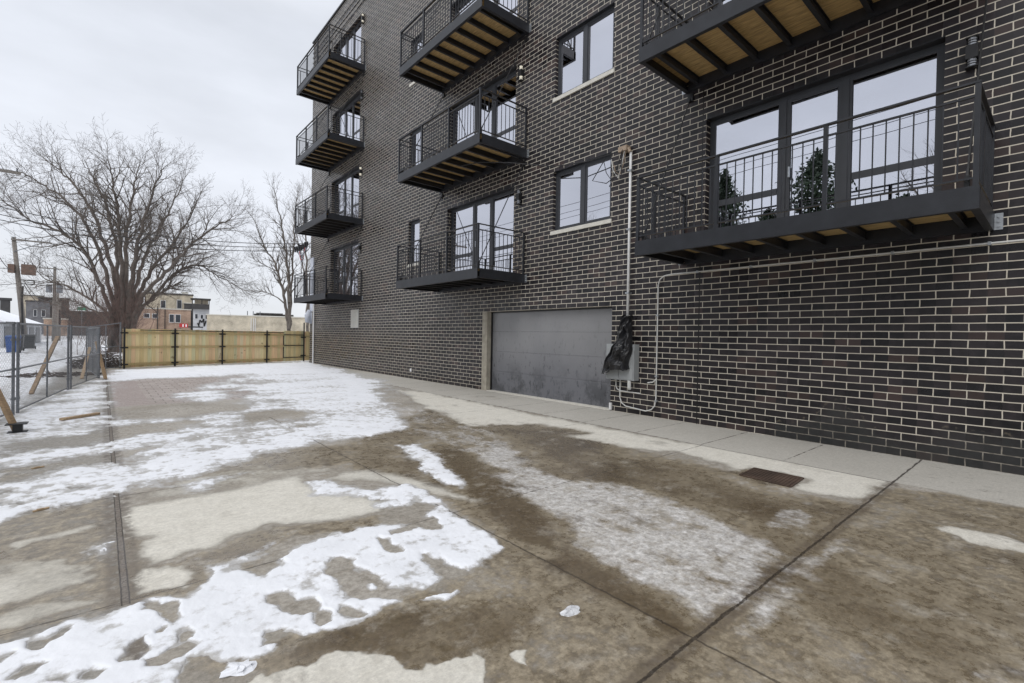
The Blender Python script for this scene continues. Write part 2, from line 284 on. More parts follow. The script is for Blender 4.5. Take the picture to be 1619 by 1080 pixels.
PAINT=[
('S',0.26,1.2,1.6,[(-7.900,19.200),(-7.297,22.885),(-0.205,24.944),(-0.071,22.618),(-0.465,17.978),(-1.309,13.519),(-2.567,9.656),(-4.038,7.191),(-4.856,6.410),(-5.730,6.449),(-6.553,6.124),(-7.216,5.692),(-7.715,5.469),(-8.471,5.274),(-8.947,5.378),(-9.757,9.486),(-9.078,10.732)]),
('S',1,0.3,1,[(-7.899,17.789),(-7.306,22.522),(-4.397,24.052),(-0.121,25.218),(-0.727,19.257),(-1.542,14.366),(-2.528,11.364),(-3.355,9.919),(-4.234,9.804),(-4.275,11.705),(-3.686,14.473),(-3.737,16.626),(-3.897,18.427),(-5.691,18.796),(-7.331,18.146)]),
('S',0.6,0.8,1,[(-3.219,18.709),(-1.888,18.013),(-2.345,14.124),(-3.365,11.126),(-4.300,9.126),(-4.808,9.972),(-4.529,13.444)]),
('S',0.7,0.8,1,[(-5.251,8.043),(-4.244,8.803),(-4.127,7.473),(-4.171,7.005),(-4.468,6.582),(-5.216,6.670),(-5.272,7.399)]),
('S',0.5,0.9,1,[(-9.047,10.452),(-8.441,14.773),(-7.899,17.789),(-7.741,17.066),(-7.762,12.151),(-8.241,11.700),(-8.628,10.284),(-8.318,9.689),(-7.775,10.094),(-8.282,8.888),(-8.889,9.035)]),
('S',-0.9,0.45,1,[(-7.726,17.263),(-6.897,17.901),(-5.432,18.099),(-4.996,17.329),(-5.591,15.804),(-6.369,14.079),(-6.676,12.833),(-6.165,11.088),(-5.905,10.117),(-6.662,10.448),(-7.752,11.369)]),
('S',-0.9,0.5,1,[(-7.749,11.646),(-5.526,10.881),(-5.859,10.086),(-6.917,9.794),(-7.751,10.078)]),
('S',-0.8,0.6,1,[(-5.564,14.079),(-5.176,13.502),(-5.502,11.566),(-6.142,10.564),(-6.263,11.154),(-5.689,12.198)]),
('S',-0.7,0.6,0.6,[(-8.867,8.836),(-8.282,8.888),(-7.782,9.369),(-6.871,9.392),(-6.579,8.976),(-7.343,8.474),(-7.764,8.121),(-8.465,8.035),(-8.761,7.878)]),
('S',-0.7,0.6,0.6,[(-8.675,7.107),(-8.262,7.297),(-7.772,7.522),(-7.344,7.456),(-7.781,6.937),(-8.238,6.835),(-8.607,6.499)]),
('S',0.65,0.75,0.6,[(-8.599,6.421),(-8.349,6.426),(-7.787,6.495),(-7.105,6.644),(-6.363,7.005),(-5.495,7.436),(-5.373,6.783),(-5.861,6.545),(-6.461,6.553),(-7.153,6.234),(-7.448,6.006),(-7.752,5.772),(-8.159,6.156),(-8.566,6.125)]),
('S',-0.8,0.5,0.7,[(-6.012,9.571),(-5.341,9.735),(-4.818,9.194),(-5.223,8.620),(-6.022,8.585)]),
('S',-0.6,0.6,1,[(-2.158,12.551),(-2.122,10.790),(-3.068,7.125),(-3.929,5.226),(-4.125,5.881),(-3.639,7.940),(-3.058,10.236)]),
('S',1,0.3,1,[(-8.491,5.455),(-8.328,5.616),(-8.200,5.655),(-8.279,5.466),(-8.374,5.312),(-8.452,5.105),(-8.751,5.087),(-8.807,5.414)]),
('S',0.35,0.7,1,[(-7.902,4.223),(-7.852,4.310),(-7.796,4.253),(-7.803,3.900),(-7.885,3.988)]),
('S',0.3,0.7,1,[(-7.364,3.432),(-7.238,3.461),(-7.035,3.535),(-6.926,3.645),(-6.788,3.677),(-6.960,3.513),(-7.144,3.386),(-7.331,3.324)]),
('S',0.2,0.8,1,[(-7.347,5.414),(-6.960,5.580),(-6.674,5.564),(-7.057,5.312),(-7.276,5.175)]),
('S',0.65,0.75,0.7,[(-6.377,4.868),(-6.153,4.802),(-6.121,4.473),(-5.971,4.310),(-5.813,4.236),(-5.632,4.197),(-5.555,3.966),(-5.643,3.493),(-5.661,3.226),(-5.740,2.973),(-5.856,3.159),(-5.912,3.353),(-5.703,3.500),(-5.796,3.773),(-5.850,3.673),(-6.130,3.700),(-6.126,3.829),(-5.928,3.875),(-6.104,4.075),(-6.246,4.227),(-6.411,4.398)]),
('S',0.8,0.6,0.8,[(-4.903,5.706),(-4.661,5.667),(-4.782,4.990),(-5.008,4.302),(-5.155,3.856),(-5.258,3.762),(-5.328,3.989),(-5.180,4.750)]),
('S',0.8,0.75,0.55,[(-8.240,3.194),(-8.155,3.160),(-8.133,3.095),(-8.114,3.183),(-8.040,3.239),(-7.957,3.206),(-7.885,3.183),(-7.810,3.173),(-7.704,3.208),(-7.593,3.199),(-7.542,3.134),(-7.513,3.110),(-7.402,3.285),(-7.345,3.336),(-7.234,3.297),(-7.129,3.065),(-7.027,3.184),(-6.916,3.379),(-6.646,3.424),(-6.405,3.496),(-6.161,3.304),(-5.972,3.250),(-5.828,3.203),(-5.740,2.973),(-5.713,2.800),(-5.812,2.527),(-5.983,2.427),(-6.142,2.383),(-6.188,2.503),(-6.198,2.621),(-6.260,2.822),(-6.292,2.718),(-6.299,2.571),(-6.328,2.452),(-6.494,2.426),(-6.613,2.586),(-6.631,2.765),(-6.726,3.087),(-6.849,2.989),(-6.810,2.810),(-6.868,2.590),(-6.708,2.469),(-6.629,2.390),(-6.746,2.388),(-6.817,2.318),(-6.960,2.303),(-7.074,2.376),(-7.195,2.404),(-7.348,2.337),(-7.450,2.405),(-7.527,2.527),(-7.583,2.535),(-7.635,2.375),(-7.674,2.080),(-8.306,2.468),(-8.446,3.294)]),
('S',-1,0.3,0.3,[(-6.371,3.202),(-6.328,3.201),(-6.293,3.139),(-6.323,3.071),(-6.311,2.977),(-6.350,2.916),(-6.397,2.918),(-6.427,2.996),(-6.405,3.071),(-6.397,3.142)]),
('S',-1,0.3,0.3,[(-6.761,3.071),(-6.690,3.081),(-6.639,2.990),(-6.678,2.924),(-6.738,2.956),(-6.770,3.029)]),
('S',-1,0.3,0.3,[(-6.859,2.975),(-6.792,2.968),(-6.787,2.918),(-6.817,2.868),(-6.870,2.910)]),
('S',-1,0.3,0.3,[(-7.187,2.846),(-7.136,2.855),(-7.083,2.763),(-7.089,2.708),(-6.988,2.686),(-6.986,2.601),(-7.018,2.536),(-7.111,2.601),(-7.136,2.677),(-7.180,2.758)]),
('S',-1,0.3,0.3,[(-7.048,2.518),(-6.989,2.535),(-6.953,2.473),(-6.981,2.410),(-7.025,2.405),(-7.047,2.464)]),
('S',-1,0.3,0.3,[(-6.245,3.249),(-5.970,3.286),(-5.825,3.271),(-5.836,3.157),(-5.892,3.083),(-5.978,3.105),(-5.995,3.187),(-6.097,3.177),(-6.247,3.186)]),
('S',-1,0.3,0.3,[(-7.270,2.535),(-7.209,2.506),(-7.140,2.355),(-7.208,2.356),(-7.298,2.420)]),
('S',-1,0.3,0.3,[(-6.912,2.541),(-6.875,2.466),(-6.831,2.375),(-6.853,2.349),(-6.912,2.375),(-6.927,2.463)]),
('S',-1,0.3,0.3,[(-8.139,3.113),(-8.071,3.120),(-7.981,3.180),(-8.014,3.105),(-8.087,3.025),(-8.132,3.055)]),
('S',-1,0.3,0.3,[(-8.161,2.817),(-8.130,2.906),(-8.048,2.900),(-8.056,2.859),(-8.112,2.815),(-8.139,2.787)]),
('S',-1,0.3,0.3,[(-7.823,2.767),(-7.742,2.820),(-7.744,2.702),(-7.750,2.650),(-7.817,2.677)]),
('S',-1,0.3,0.3,[(-7.716,3.190),(-7.656,3.141),(-7.552,3.098),(-7.590,3.009),(-7.573,2.902),(-7.618,2.851),(-7.672,2.929),(-7.684,3.047),(-7.721,3.096)]),
('S',-1,0.3,0.3,[(-7.703,2.837),(-7.676,2.864),(-7.655,2.839),(-7.667,2.808),(-7.698,2.817)]),
('S',-1,0.3,0.3,[(-7.679,2.649),(-7.629,2.667),(-7.553,2.666),(-7.525,2.628),(-7.597,2.554),(-7.676,2.542),(-7.731,2.580),(-7.738,2.654)]),
('S',-1,0.3,0.3,[(-8.224,3.051),(-8.198,3.044),(-8.199,3.003),(-8.217,2.991)]),
('S',-1,0.3,0.3,[(-7.960,2.665),(-7.915,2.717),(-7.872,2.656),(-7.913,2.615)]),
('S',-1,0.3,0.3,[(-8.037,2.716),(-8.002,2.712),(-8.006,2.678)]),
('S',-1,0.3,0.3,[(-7.588,2.759),(-7.538,2.786),(-7.523,2.690),(-7.590,2.681)]),
('S',1,0.3,0.3,[(-6.559,2.316),(-6.477,2.324),(-6.420,2.277),(-6.348,2.271),(-6.363,2.245),(-6.459,2.235)]),
('S',1,0.3,0.3,[(-7.467,2.358),(-7.442,2.378),(-7.400,2.330),(-7.386,2.272),(-7.396,2.241),(-7.447,2.283)]),
('S',1,0.3,0.3,[(-6.735,2.648),(-6.700,2.675),(-6.684,2.621),(-6.707,2.594),(-6.739,2.612)]),
('L',1,0.3,0.7,[(-7.752,4.878),(-7.667,5.027),(-7.143,5.073),(-6.360,5.124),(-6.377,4.868),(-6.233,4.260),(-5.928,3.875),(-6.161,3.634),(-6.452,3.692),(-6.752,3.799),(-6.900,3.916),(-7.044,3.850),(-7.192,3.815),(-7.302,3.722),(-7.439,3.771),(-7.516,3.694),(-7.661,3.711),(-7.724,3.904),(-7.643,4.185),(-7.750,4.323)]),
('L',1,0.3,0.5,[(-7.678,3.673),(-7.498,3.550),(-7.482,3.349),(-7.498,3.269),(-7.585,3.295),(-7.745,3.306),(-7.720,3.447),(-7.730,3.547)]),
('L',0.7,0.4,1,[(-5.945,5.011),(-5.606,4.973),(-5.447,4.545),(-5.338,3.752),(-5.274,3.166),(-5.574,3.601),(-5.668,4.005),(-5.818,4.364),(-6.266,4.835)]),
('L',0.3,0.5,1,[(-7.767,5.105),(-7.715,5.469),(-7.470,5.703),(-7.033,5.835),(-6.617,5.830),(-5.771,5.097),(-6.360,5.124),(-7.143,5.073),(-7.557,5.097)]),
('L',1,0.25,0.25,[(-7.452,2.179),(-7.365,2.197),(-7.261,2.171),(-7.203,2.155),(-7.067,2.169),(-6.934,2.055),(-6.850,1.964),(-6.859,1.874),(-6.840,1.842),(-6.805,1.793),(-6.765,1.829),(-6.730,1.784),(-6.679,1.759),(-6.598,1.725),(-6.567,1.744),(-6.562,1.679),(-6.601,1.647),(-6.655,1.572),(-6.853,1.266),(-7.571,1.860)]),
('L',1,0.3,0.25,[(-6.443,1.632),(-6.393,1.631),(-6.365,1.597),(-6.420,1.558),(-6.440,1.516),(-6.463,1.566)]),
('L',1,0.25,0.7,[(-1.934,11.853),(-1.584,11.109),(-1.552,8.865),(-1.609,6.726),(-1.591,4.975),(-1.554,3.391),(-1.506,2.240),(-1.404,1.208),(-1.754,1.173),(-2.410,1.217),(-2.617,1.377),(-2.677,1.754),(-2.250,1.796),(-2.566,2.299),(-2.360,2.594),(-2.145,3.320),(-2.407,3.428),(-2.535,3.829),(-2.544,4.365),(-2.691,4.844),(-2.157,4.745),(-2.276,5.666),(-2.796,6.034),(-3.373,6.306),(-3.095,7.394),(-2.844,8.879)]),
('L',-1,0.15,0.35,[(-2.629,2.347),(-2.187,2.328),(-2.175,1.796),(-2.684,1.734),(-2.876,1.982)]),
('L',1,0.3,0.4,[(-2.892,0.638),(-2.722,0.584),(-2.635,0.374),(-2.626,0.175),(-2.656,-0.131),(-2.954,-0.125),(-2.917,0.164),(-3.005,0.378)]),
('L',0.5,0.35,0.5,[(-8.405,4.684),(-7.886,4.816),(-7.850,4.662),(-8.021,4.510),(-8.212,4.531),(-8.377,4.424)]),
('L',0.5,0.35,0.5,[(-8.370,4.363),(-8.072,4.204),(-7.995,4.177),(-7.960,3.983),(-7.870,3.858),(-7.913,3.648),(-8.059,3.633),(-8.168,3.598),(-8.285,3.601),(-8.540,3.612),(-8.674,4.352)]),
('L',0.5,0.35,0.5,[(-8.276,3.521),(-8.168,3.598),(-8.015,3.515),(-7.872,3.424),(-7.859,3.310),(-8.009,3.333),(-8.253,3.315),(-8.469,3.428),(-8.494,3.574)]),
('L',0.15,0.6,1,[(-1.572,1.113),(-1.632,0.213),(-1.220,0.229),(-0.823,1.133)]),
('W',0.55,0.4,1.2,[(-5.303,6.231),(-2.405,8.587),(-3.143,7.426),(-2.796,6.034),(-2.232,4.683),(-2.547,3.660),(-2.469,2.542),(-2.722,1.739),(-2.680,1.360),(-1.682,1.197),(-1.559,0.722),(-1.484,0.219),(-1.404,-0.720),(-5.605,-0.271),(-7.578,1.376),(-7.365,2.197),(-7.583,2.535),(-7.298,2.427),(-6.960,2.303),(-6.586,2.405),(-5.814,2.504),(-5.655,3.100),(-5.574,4.307),(-5.791,5.048)]),
('W',0.9,0.3,1,[(-6.923,2.300),(-6.646,2.292),(-6.435,2.121),(-6.183,1.997),(-6.062,1.820),(-6.243,1.681),(-6.574,1.711),(-6.751,1.750),(-6.860,1.891),(-6.909,2.041),(-7.086,2.196),(-7.291,2.243),(-7.255,2.380)]),
('W',0.95,0.4,0.7,[(-5.439,2.205),(-5.548,1.612),(-5.627,1.181),(-5.726,1.261),(-5.719,1.706),(-5.673,2.157)]),
('W',0.8,0.4,0.8,[(-3.427,6.762),(-2.487,6.403),(-2.135,4.789),(-3.078,3.722),(-2.726,2.735),(-3.084,1.898),(-3.041,1.236),(-3.706,1.406),(-3.748,2.187),(-3.986,3.094),(-3.378,5.341)]),
('W',1,0.2,0.5,[(-2.578,2.369),(-2.243,2.305),(-2.198,1.813),(-2.615,1.781),(-2.765,2.026)]),
('W',0.7,0.3,0.6,[(-7.223,3.748),(-6.910,3.877),(-6.543,3.714),(-6.179,3.596),(-6.290,3.359),(-6.821,3.562),(-7.134,3.434),(-7.472,3.488),(-7.486,3.659),(-7.271,3.686)]),
('W',0.55,0.4,0.6,[(-7.784,4.323),(-7.635,4.139),(-7.711,3.987),(-7.726,3.850),(-7.662,3.691),(-7.461,3.584),(-7.361,3.451),(-7.475,3.206),(-7.783,3.210)]),
('W',0.35,0.5,0.8,[(-7.452,5.953),(-6.993,6.113),(-6.155,6.327),(-5.303,6.231),(-4.566,6.200),(-5.089,5.218),(-5.687,5.300),(-6.311,5.289),(-6.752,5.206),(-7.269,5.237)]),
('W',0.3,0.5,0.6,[(-8.517,5.688),(-7.798,5.759),(-7.822,3.204),(-8.246,3.247),(-8.580,3.519),(-9.097,6.139)]),
('W',0.8,0.2,0.5,[(-1.218,9.465),(-0.466,9.432),(-0.731,8.729),(-1.560,8.375),(-1.613,8.778)]),
('W',0.6,0.2,0.5,[(-1.321,6.814),(-0.775,6.641),(-1.288,6.325),(-1.593,6.445)]),
('W',0.95,0.3,0.6,[(-4.347,5.532),(-4.380,4.891),(-4.764,3.688),(-5.225,2.600),(-5.507,2.260),(-5.648,2.635),(-5.403,3.267),(-5.155,3.856),(-4.698,5.126)]),
('I',0.8,0.95,1.9,[(-4.003,6.073),(-3.088,6.104),(-3.641,4.919),(-4.292,3.523),(-3.995,3.047),(-3.810,2.699),(-3.904,2.121),(-4.166,1.464),(-4.318,1.216),(-5.026,1.140),(-5.461,1.141),(-5.564,1.183),(-5.417,1.454),(-5.459,1.594),(-5.432,1.910),(-5.288,2.281),(-5.049,2.609),(-5.090,3.043),(-4.802,3.911),(-4.400,4.946)]),
('I',0.35,0.6,0.6,[(-3.551,1.633),(-3.221,1.472),(-3.344,1.291),(-3.699,1.274),(-3.938,1.508)]),
('I',0.25,0.7,0.8,[(-5.161,1.132),(-4.373,1.177),(-3.670,1.072),(-3.516,0.950),(-4.134,0.987),(-4.586,0.930),(-4.958,1.009),(-5.481,0.936),(-5.577,1.076)]),
('I',0.1,0.8,1,[(-5.041,0.351),(-4.531,0.102),(-4.668,-0.056),(-5.106,0.079),(-5.381,0.306)]),
('I',0.1,0.8,1.4,[(-4.244,8.803),(-2.528,11.364),(-3.067,7.547),(-3.378,5.341),(-4.380,4.891),(-4.566,6.200)]),
]
def paint(X,Y,layer,base,amp0):
    F=np.full(X.shape,float(base)); A=np.full(X.shape,float(amp0)); R_=np.hypot(X-CAM[0],Y-CAM[1]); wk=np.clip(R_*.018,.02,.3)
    X,Y=X+wk*fbm(X*3.1,Y*3.1,101,5,.65)+.014*fbm(X*17,Y*17,103,3),Y+wk*fbm(X*3.1,Y*3.1,107,5,.65)+.014*fbm(X*17,Y*17,109,3)
    for l,v,a,s,pl in PAINT:
        if l!=layer: continue
        q=np.array(pl); S=.028*R_*s*(1.6 if layer=='L' else 1); pad=.06*(R_.min()+20)*s
        lo=q.min(0)-1.2*s;hi=q.max(0)+1.2*s; k=(X>lo[0])&(X<hi[0])&(Y>lo[1])&(Y<hi[1])
        if not k.any(): continue
        d=sdist(X[k],Y[k],pl); t=np.clip(d/(2*S[k])+.5,0,1); t=t*t*(3-2*t); F[k]=F[k]*(1-t)+v*t; A[k]=A[k]*(1-t)+a*t
    return F,A
# ================================================================== GROUND
def ground_sheets():
    yaw=.7108; fine=np.arange(yaw-1.08,yaw+1.08,.0024); rest=np.linspace(yaw+1.08,yaw-1.08+2*math.pi,80)[:-1]; th=np.concatenate([fine,rest]); na=len(th)
    r=np.concatenate([[.02,.3,.6,.9,1.2,1.35],1/np.arange(1/1.45,1/46,-.00165),[50,56,64,75,90]]); nr=len(r)
    RR,TT=np.meshgrid(r,th,indexing='ij'); X=CAM[0]+RR*np.sin(TT); Y=CAM[1]+RR*np.cos(TT)
    far=np.clip((RR-4)/10,0,1)
    ns=fbm(X*4.2,Y*4.2,3,6,.6)*(1-far)+fbm(X*.55+Y*.12,Y*2.9,11,6,.66)*1.25*far
    left=np.clip((-8.6-X)/.6,0,1)*np.clip((RR-6)/3,0,1); nl=fbm(X*2.2,Y*.35,23,5,.6); ns=ns*(1-left)+nl*left
    FS,AS=paint(X,Y,'S',-1,.35)
    AL=left*1.0; FS=np.where(AL>0,FS*(1-AL)+.42*AL,FS); AS=np.where(AL>0,AS*(1-AL)+.75*AL,AS)
    bk=np.clip((Y-26)/.5,0,1); FS=FS*(1-bk)+.5*bk; AS=AS*(1-bk)+.8*bk
    hf=fbm(X*11,Y*11,81,5,.65)*.42+fbm(X*45,Y*45,91,3)*.15; FS=FS+AS*ns+hf*np.clip(1.5-RR/9,.15,1)*np.clip(1.3-np.abs(FS)*.8,.35,1)
    wall=np.clip((X+.02)/.05,0,1); FS=FS-3*wall*(Y<24.5)
    n2=fbm(X*3.1,Y*3.1,31,6,.6); n3=fbm(X*1.1,Y*1.6,41,5,.6); n4=fbm(X*6,Y*6,51,5,.65)
    nW=n2*.6+n3*.7
    FW,AW=paint(X,Y,'W',.0,.5); FL,AL_=paint(X,Y,'L',-1,.35); FI,AI=paint(X,Y,'I',-1,.25)
    FW=FW+AW*nW; FL=FL+AL_*n2; FI=FI+AI*(n4*.8+n2*.5)
    # dry apron strip beside the wall
    ap=np.clip((X+1.56)/.03,0,1); FL=FL*(1-ap)+(.62+.22*n3)*ap; wetp=FW>.55; FW=FW*(1-ap)+np.where(wetp&(Y>5),FW,-.5)*ap
    z=np.zeros_like(X)
    idx=np.arange(nr*na).reshape(nr,na); a=idx[:-1]; b=idx[1:]; F=np.stack([a,b,np.roll(b,-1,1),np.roll(a,-1,1)],-1).reshape(-1,4)
    V=np.stack([X,Y,z],-1).reshape(-1,3)
    o=fast_mesh('pavement',V,F[:,::-1],ground_mat()); at=o.data.color_attributes.new('pt','FLOAT_COLOR','POINT')
    at.data.foreach_set('color',np.stack([FW,FL,FI,FS],-1).reshape(-1).astype(np.float32)); tag(o,'concrete and paver yard, wet brown and pale dry slabs',None,None,'structure')
    bump=fbm(X*7,Y*7,61,5,.6)*.0035+fbm(X*30,Y*30,71,3)*.0012
    H=np.where(FS>0,.0125*np.tanh(FS*1.1),FS*.03)+np.where(FS>.05,bump*np.clip(FS*2,0,1),0)+.0015
    Hf=H.reshape(-1); keep=(Hf[F].max(1)>.0005); F2=F[keep]; used=np.unique(F2); mp=np.full(len(V),-1); mp[used]=np.arange(len(used)); V2=V[used].copy(); V2[:,2]=Hf[used]
    s=fast_mesh('snow',V2,mp[F2][:,::-1],snow_mat(),smooth=True); tag(s,'thin trodden snow lying in patches on the concrete yard',None,None,'stuff')
def ground_mat():
    m=bpy.data.materials.new('yard_concrete'); m.use_nodes=True; nt=m.node_tree; p=nt.nodes['Principled BSDF']
    at=nd(nt,'ShaderNodeAttribute'); at.attribute_name='pt'; sc_=nd(nt,'ShaderNodeSeparateColor'); lk(nt,at.outputs['Color'],sc_.inputs[0]); W,L,I=sc_.outputs[0],sc_.outputs[1],sc_.outputs[2]; S=at.outputs['Alpha']
    g=nd(nt,'ShaderNodeNewGeometry'); P=g.outputs['Position']; s=nd(nt,'ShaderNodeSeparateXYZ'); lk(nt,P,s.inputs[0]); X,Y=s.outputs[0],s.outputs[1]
    nf=node_noise(nt,P,26,6,.65); nm=node_noise(nt,P,5,6,.6); nl=node_noise(nt,P,.9,4,.55); nv=node_noise(nt,P,160,4,.7)
    mb=nd(nt,'ShaderNodeMapping'); mb.inputs['Scale'].default_value=(1.2,40,1); lk(nt,P,mb.inputs[0]); broom=node_noise(nt,mb.outputs[0],3,4,.6)
    md=nd(nt,'ShaderNodeMapping'); md.inputs['Scale'].default_value=(2.2,1.0,1); md.inputs['Rotation'].default_value=(0,0,.25); lk(nt,P,md.inputs[0]); dirt=node_noise(nt,md.outputs[0],1.7,7,.68)
    nx=node_math(nt,'MULTIPLY_ADD',node_noise(nt,P,11,8,.72),2.6,-.8); nq=node_math(nt,'MULTIPLY_ADD',node_noise(nt,P,48,6,.75),2.2,-.6)
    def addn(v,k,n=None): return node_math(nt,'ADD',v,node_math(nt,'MULTIPLY_ADD',nf if n is None else n,k,-k/2))
    base=node_mix(nt,node_step(nt,nl,.3,.7),(.30,.275,.235),(.44,.41,.365)); base=node_mix(nt,node_math(nt,'MULTIPLY',node_step(nt,nx,.35,.9),.7),base,(.20,.175,.14))
    fl=node_step(nt,X,-7.70,-7.84); base=node_mix(nt,node_math(nt,'MULTIPLY',fl,.5),base,(.23,.225,.21))
    w1=node_step(nt,addn(W,.55,nx),.05,.50); c=node_mix(nt,w1,base,node_mix(nt,node_step(nt,nx,.15,.85),(.140,.110,.070),(.35,.300,.222)))
    w2=node_step(nt,addn(W,.7,nx),.55,1.05); c=node_mix(nt,node_math(nt,'MULTIPLY',w2,.8),c,(.092,.066,.038))
    l1=node_math(nt,'MULTIPLY',node_step(nt,addn(L,.55,nx),-.30,.52),node_math(nt,'MULTIPLY_ADD',node_step(nt,nx,.25,.7),-.08,1.0)); lv=node_step(nt,L,.0,1.0); lc=node_mix(nt,lv,(.46,.44,.39),(.70,.675,.605)); lc=node_mix(nt,node_math(nt,'MULTIPLY',node_step(nt,nm,.35,.75),.35),lc,(.50,.475,.41))
    apr=node_step(nt,X,-1.56,-1.54); lc=node_mix(nt,node_math(nt,'MULTIPLY',apr,.75),lc,node_mix(nt,nl,(.37,.355,.32),(.49,.47,.43)))
    c=node_mix(nt,l1,c,lc)
    rim=node_math(nt,'MULTIPLY',node_step(nt,addn(L,.35),-.28,-.02),node_math(nt,'SUBTRACT',1,l1)); c=node_mix(nt,node_math(nt,'MULTIPLY',rim,.4),c,(.14,.112,.077))
    # pavers
    cb=nd(nt,'ShaderNodeCombineXYZ'); lk(nt,X,cb.inputs[0]); lk(nt,Y,cb.inputs[1])
    b=nd(nt,'ShaderNodeTexBrick'); lk(nt,cb.outputs[0],b.inputs[0]); b.inputs['Scale'].default_value=1; b.inputs['Brick Width'].default_value=.30; b.inputs['Row Height'].default_value=.30; b.inputs['Mortar Size'].default_value=.012; b.offset=.5
    b.inputs['Color1'].default_value=(.35,.30,.275,1); b.inputs['Color2'].default_value=(.44,.385,.36,1); b.inputs['Mortar'].default_value=(.22,.20,.18,1)
    pm=node_math(nt,'MULTIPLY',node_math(nt,'MULTIPLY',node_math(nt,'GREATER_THAN',X,-7.70),node_math(nt,'LESS_THAN',X,-2.8)),node_math(nt,'MULTIPLY',node_math(nt,'GREATER_THAN',Y,11.75),node_math(nt,'LESS_THAN',Y,22)))
    ed=node_math(nt,'MULTIPLY',pm,node_math(nt,'LESS_THAN',X,-7.15)); pc=node_mix(nt,ed,b.outputs['Color'],node_mix(nt,node_math(nt,'LESS_THAN',node_math(nt,'FLOORED_MODULO',Y,.3),.03),(.37,.31,.29),(.22,.2,.18)))
    c=node_mix(nt,node_math(nt,'MULTIPLY',pm,.9),c,pc)
    # ice film
    ia=node_math(nt,'ADD',I,node_math(nt,'MULTIPLY_ADD',node_math(nt,'ADD',node_math(nt,'MULTIPLY',node_noise(nt,md.outputs[0],2.0,9,.74),.7),node_math(nt,'MULTIPLY',node_noise(nt,P,12,8,.78),.3)),3.4,-1.7)); i1=node_step(nt,ia,-.15,.85); i1=node_math(nt,'MULTIPLY',i1,.85); c=node_mix(nt,i1,c,node_mix(nt,node_step(nt,node_noise(nt,P,14,7,.75),.36,.64),(.46,.435,.40),(.80,.79,.78)))
    # scattered dirt streaks
    dd=node_math(nt,'MULTIPLY',node_step(nt,dirt,.52,.70),node_step(nt,W,.0,.5)); c=node_mix(nt,node_math(nt,'MULTIPLY',dd,.55),c,(.06,.045,.032))
    y1=node_step(nt,Y,1.18,1.14); d2=node_math(nt,'MULTIPLY',y1,node_step(nt,node_noise(nt,md.outputs[0],4.5,8,.75),.56,.68)); c=node_mix(nt,node_math(nt,'MULTIPLY',d2,.62),c,(.065,.052,.037)); d3=node_math(nt,'MULTIPLY',w1,node_step(nt,node_noise(nt,P,3.3,8,.72),.52,.68)); c=node_mix(nt,node_math(nt,'MULTIPLY',d3,.6),c,(.42,.385,.325))
    spk=node_step(nt,nv,.66,.74); c=node_mix(nt,node_math(nt,'MULTIPLY',spk,.5),c,(.52,.49,.44)); spd=node_step(nt,node_noise(nt,P,75,7,.8),.42,.34); c=node_mix(nt,node_math(nt,'MULTIPLY',spd,node_math(nt,'MULTIPLY_ADD',l1,-.55,.75)),c,(.06,.045,.035))
    grn=node_math(nt,'MULTIPLY',node_math(nt,'ADD',node_math(nt,'MULTIPLY',node_math(nt,'MULTIPLY_ADD',nf,1.3,-.65),node_math(nt,'MULTIPLY_ADD',l1,-.65,1.0)),1.0),node_math(nt,'MULTIPLY_ADD',nq,.34,.83)); gv=nd(nt,'ShaderNodeVectorMath',operation='SCALE'); lk(nt,c,gv.inputs[0]); lk(nt,grn,gv.inputs['Scale']); c=gv.outputs[0]
    bw=nd(nt,'ShaderNodeVectorMath',operation='SCALE'); lk(nt,c,bw.inputs[0]); lk(nt,node_math(nt,'MULTIPLY_ADD',broom,.25,.875),bw.inputs['Scale']); c=bw.outputs[0]
    # damp border of the snow patches
    sr=node_math(nt,'MULTIPLY',node_step(nt,addn(S,.5),-.55,-.05),.35); c=node_mix(nt,sr,c,(.17,.15,.125))
    slush=node_math(nt,'MULTIPLY',node_step(nt,addn(S,1.1,nx),-.60,.15),.6); c=node_mix(nt,slush,c,(.62,.63,.65))
    # joints
    wob=node_math(nt,'MULTIPLY_ADD',node_noise(nt,P,7,7,.7),.05,-.025)
    def line(v,pos,wd,msk=None):
        d=node_math(nt,'ABSOLUTE',node_math(nt,'SUBTRACT',node_math(nt,'ADD',v,wob),pos)); k=node_step(nt,d,wd,wd*.55)
        return k if msk is None else node_math(nt,'MULTIPLY',k,msk)
    def per(v,o,stp,wd,msk):
        d=node_math(nt,'ABSOLUTE',node_math(nt,'SUBTRACT',node_math(nt,'FLOORED_MODULO',node_math(nt,'ADD',node_math(nt,'SUBTRACT',v,o),stp/2),stp),stp/2)); d=node_math(nt,'ADD',d,wob)
        return node_math(nt,'MULTIPLY',node_step(nt,d,wd,wd*.5),msk)
    inap=node_math(nt,'GREATER_THAN',X,-1.55); yard=node_math(nt,'LESS_THAN',X,-1.55); upy=node_math(nt,'GREATER_THAN',Y,1.15); npv=node_math(nt,'LESS_THAN',Y,11.7)
    lyard=node_math(nt,'LESS_THAN',X,-4.9)
    J=[line(X,-1.55,.012,upy),node_math(nt,'MULTIPLY',line(Y,1.16,.011),node_math(nt,'MULTIPLY_ADD',node_step(nt,nq,.2,.6),.4,.6)),per(Y,1.16,1.075,.007,node_math(nt,'MULTIPLY',inap,upy)),
       node_math(nt,'MULTIPLY',per(Y,1.16,2.12,.007,node_math(nt,'MULTIPLY',yard,npv)),.7),node_math(nt,'MULTIPLY',line(X,-5.68,.009,node_math(nt,'LESS_THAN',Y,9)),.75),
       node_math(nt,'MULTIPLY',line(X,-3.3,.006,npv),.35)]
    j=J[0]
    for q in J[1:]: j=node_math(nt,'MAXIMUM',j,q)
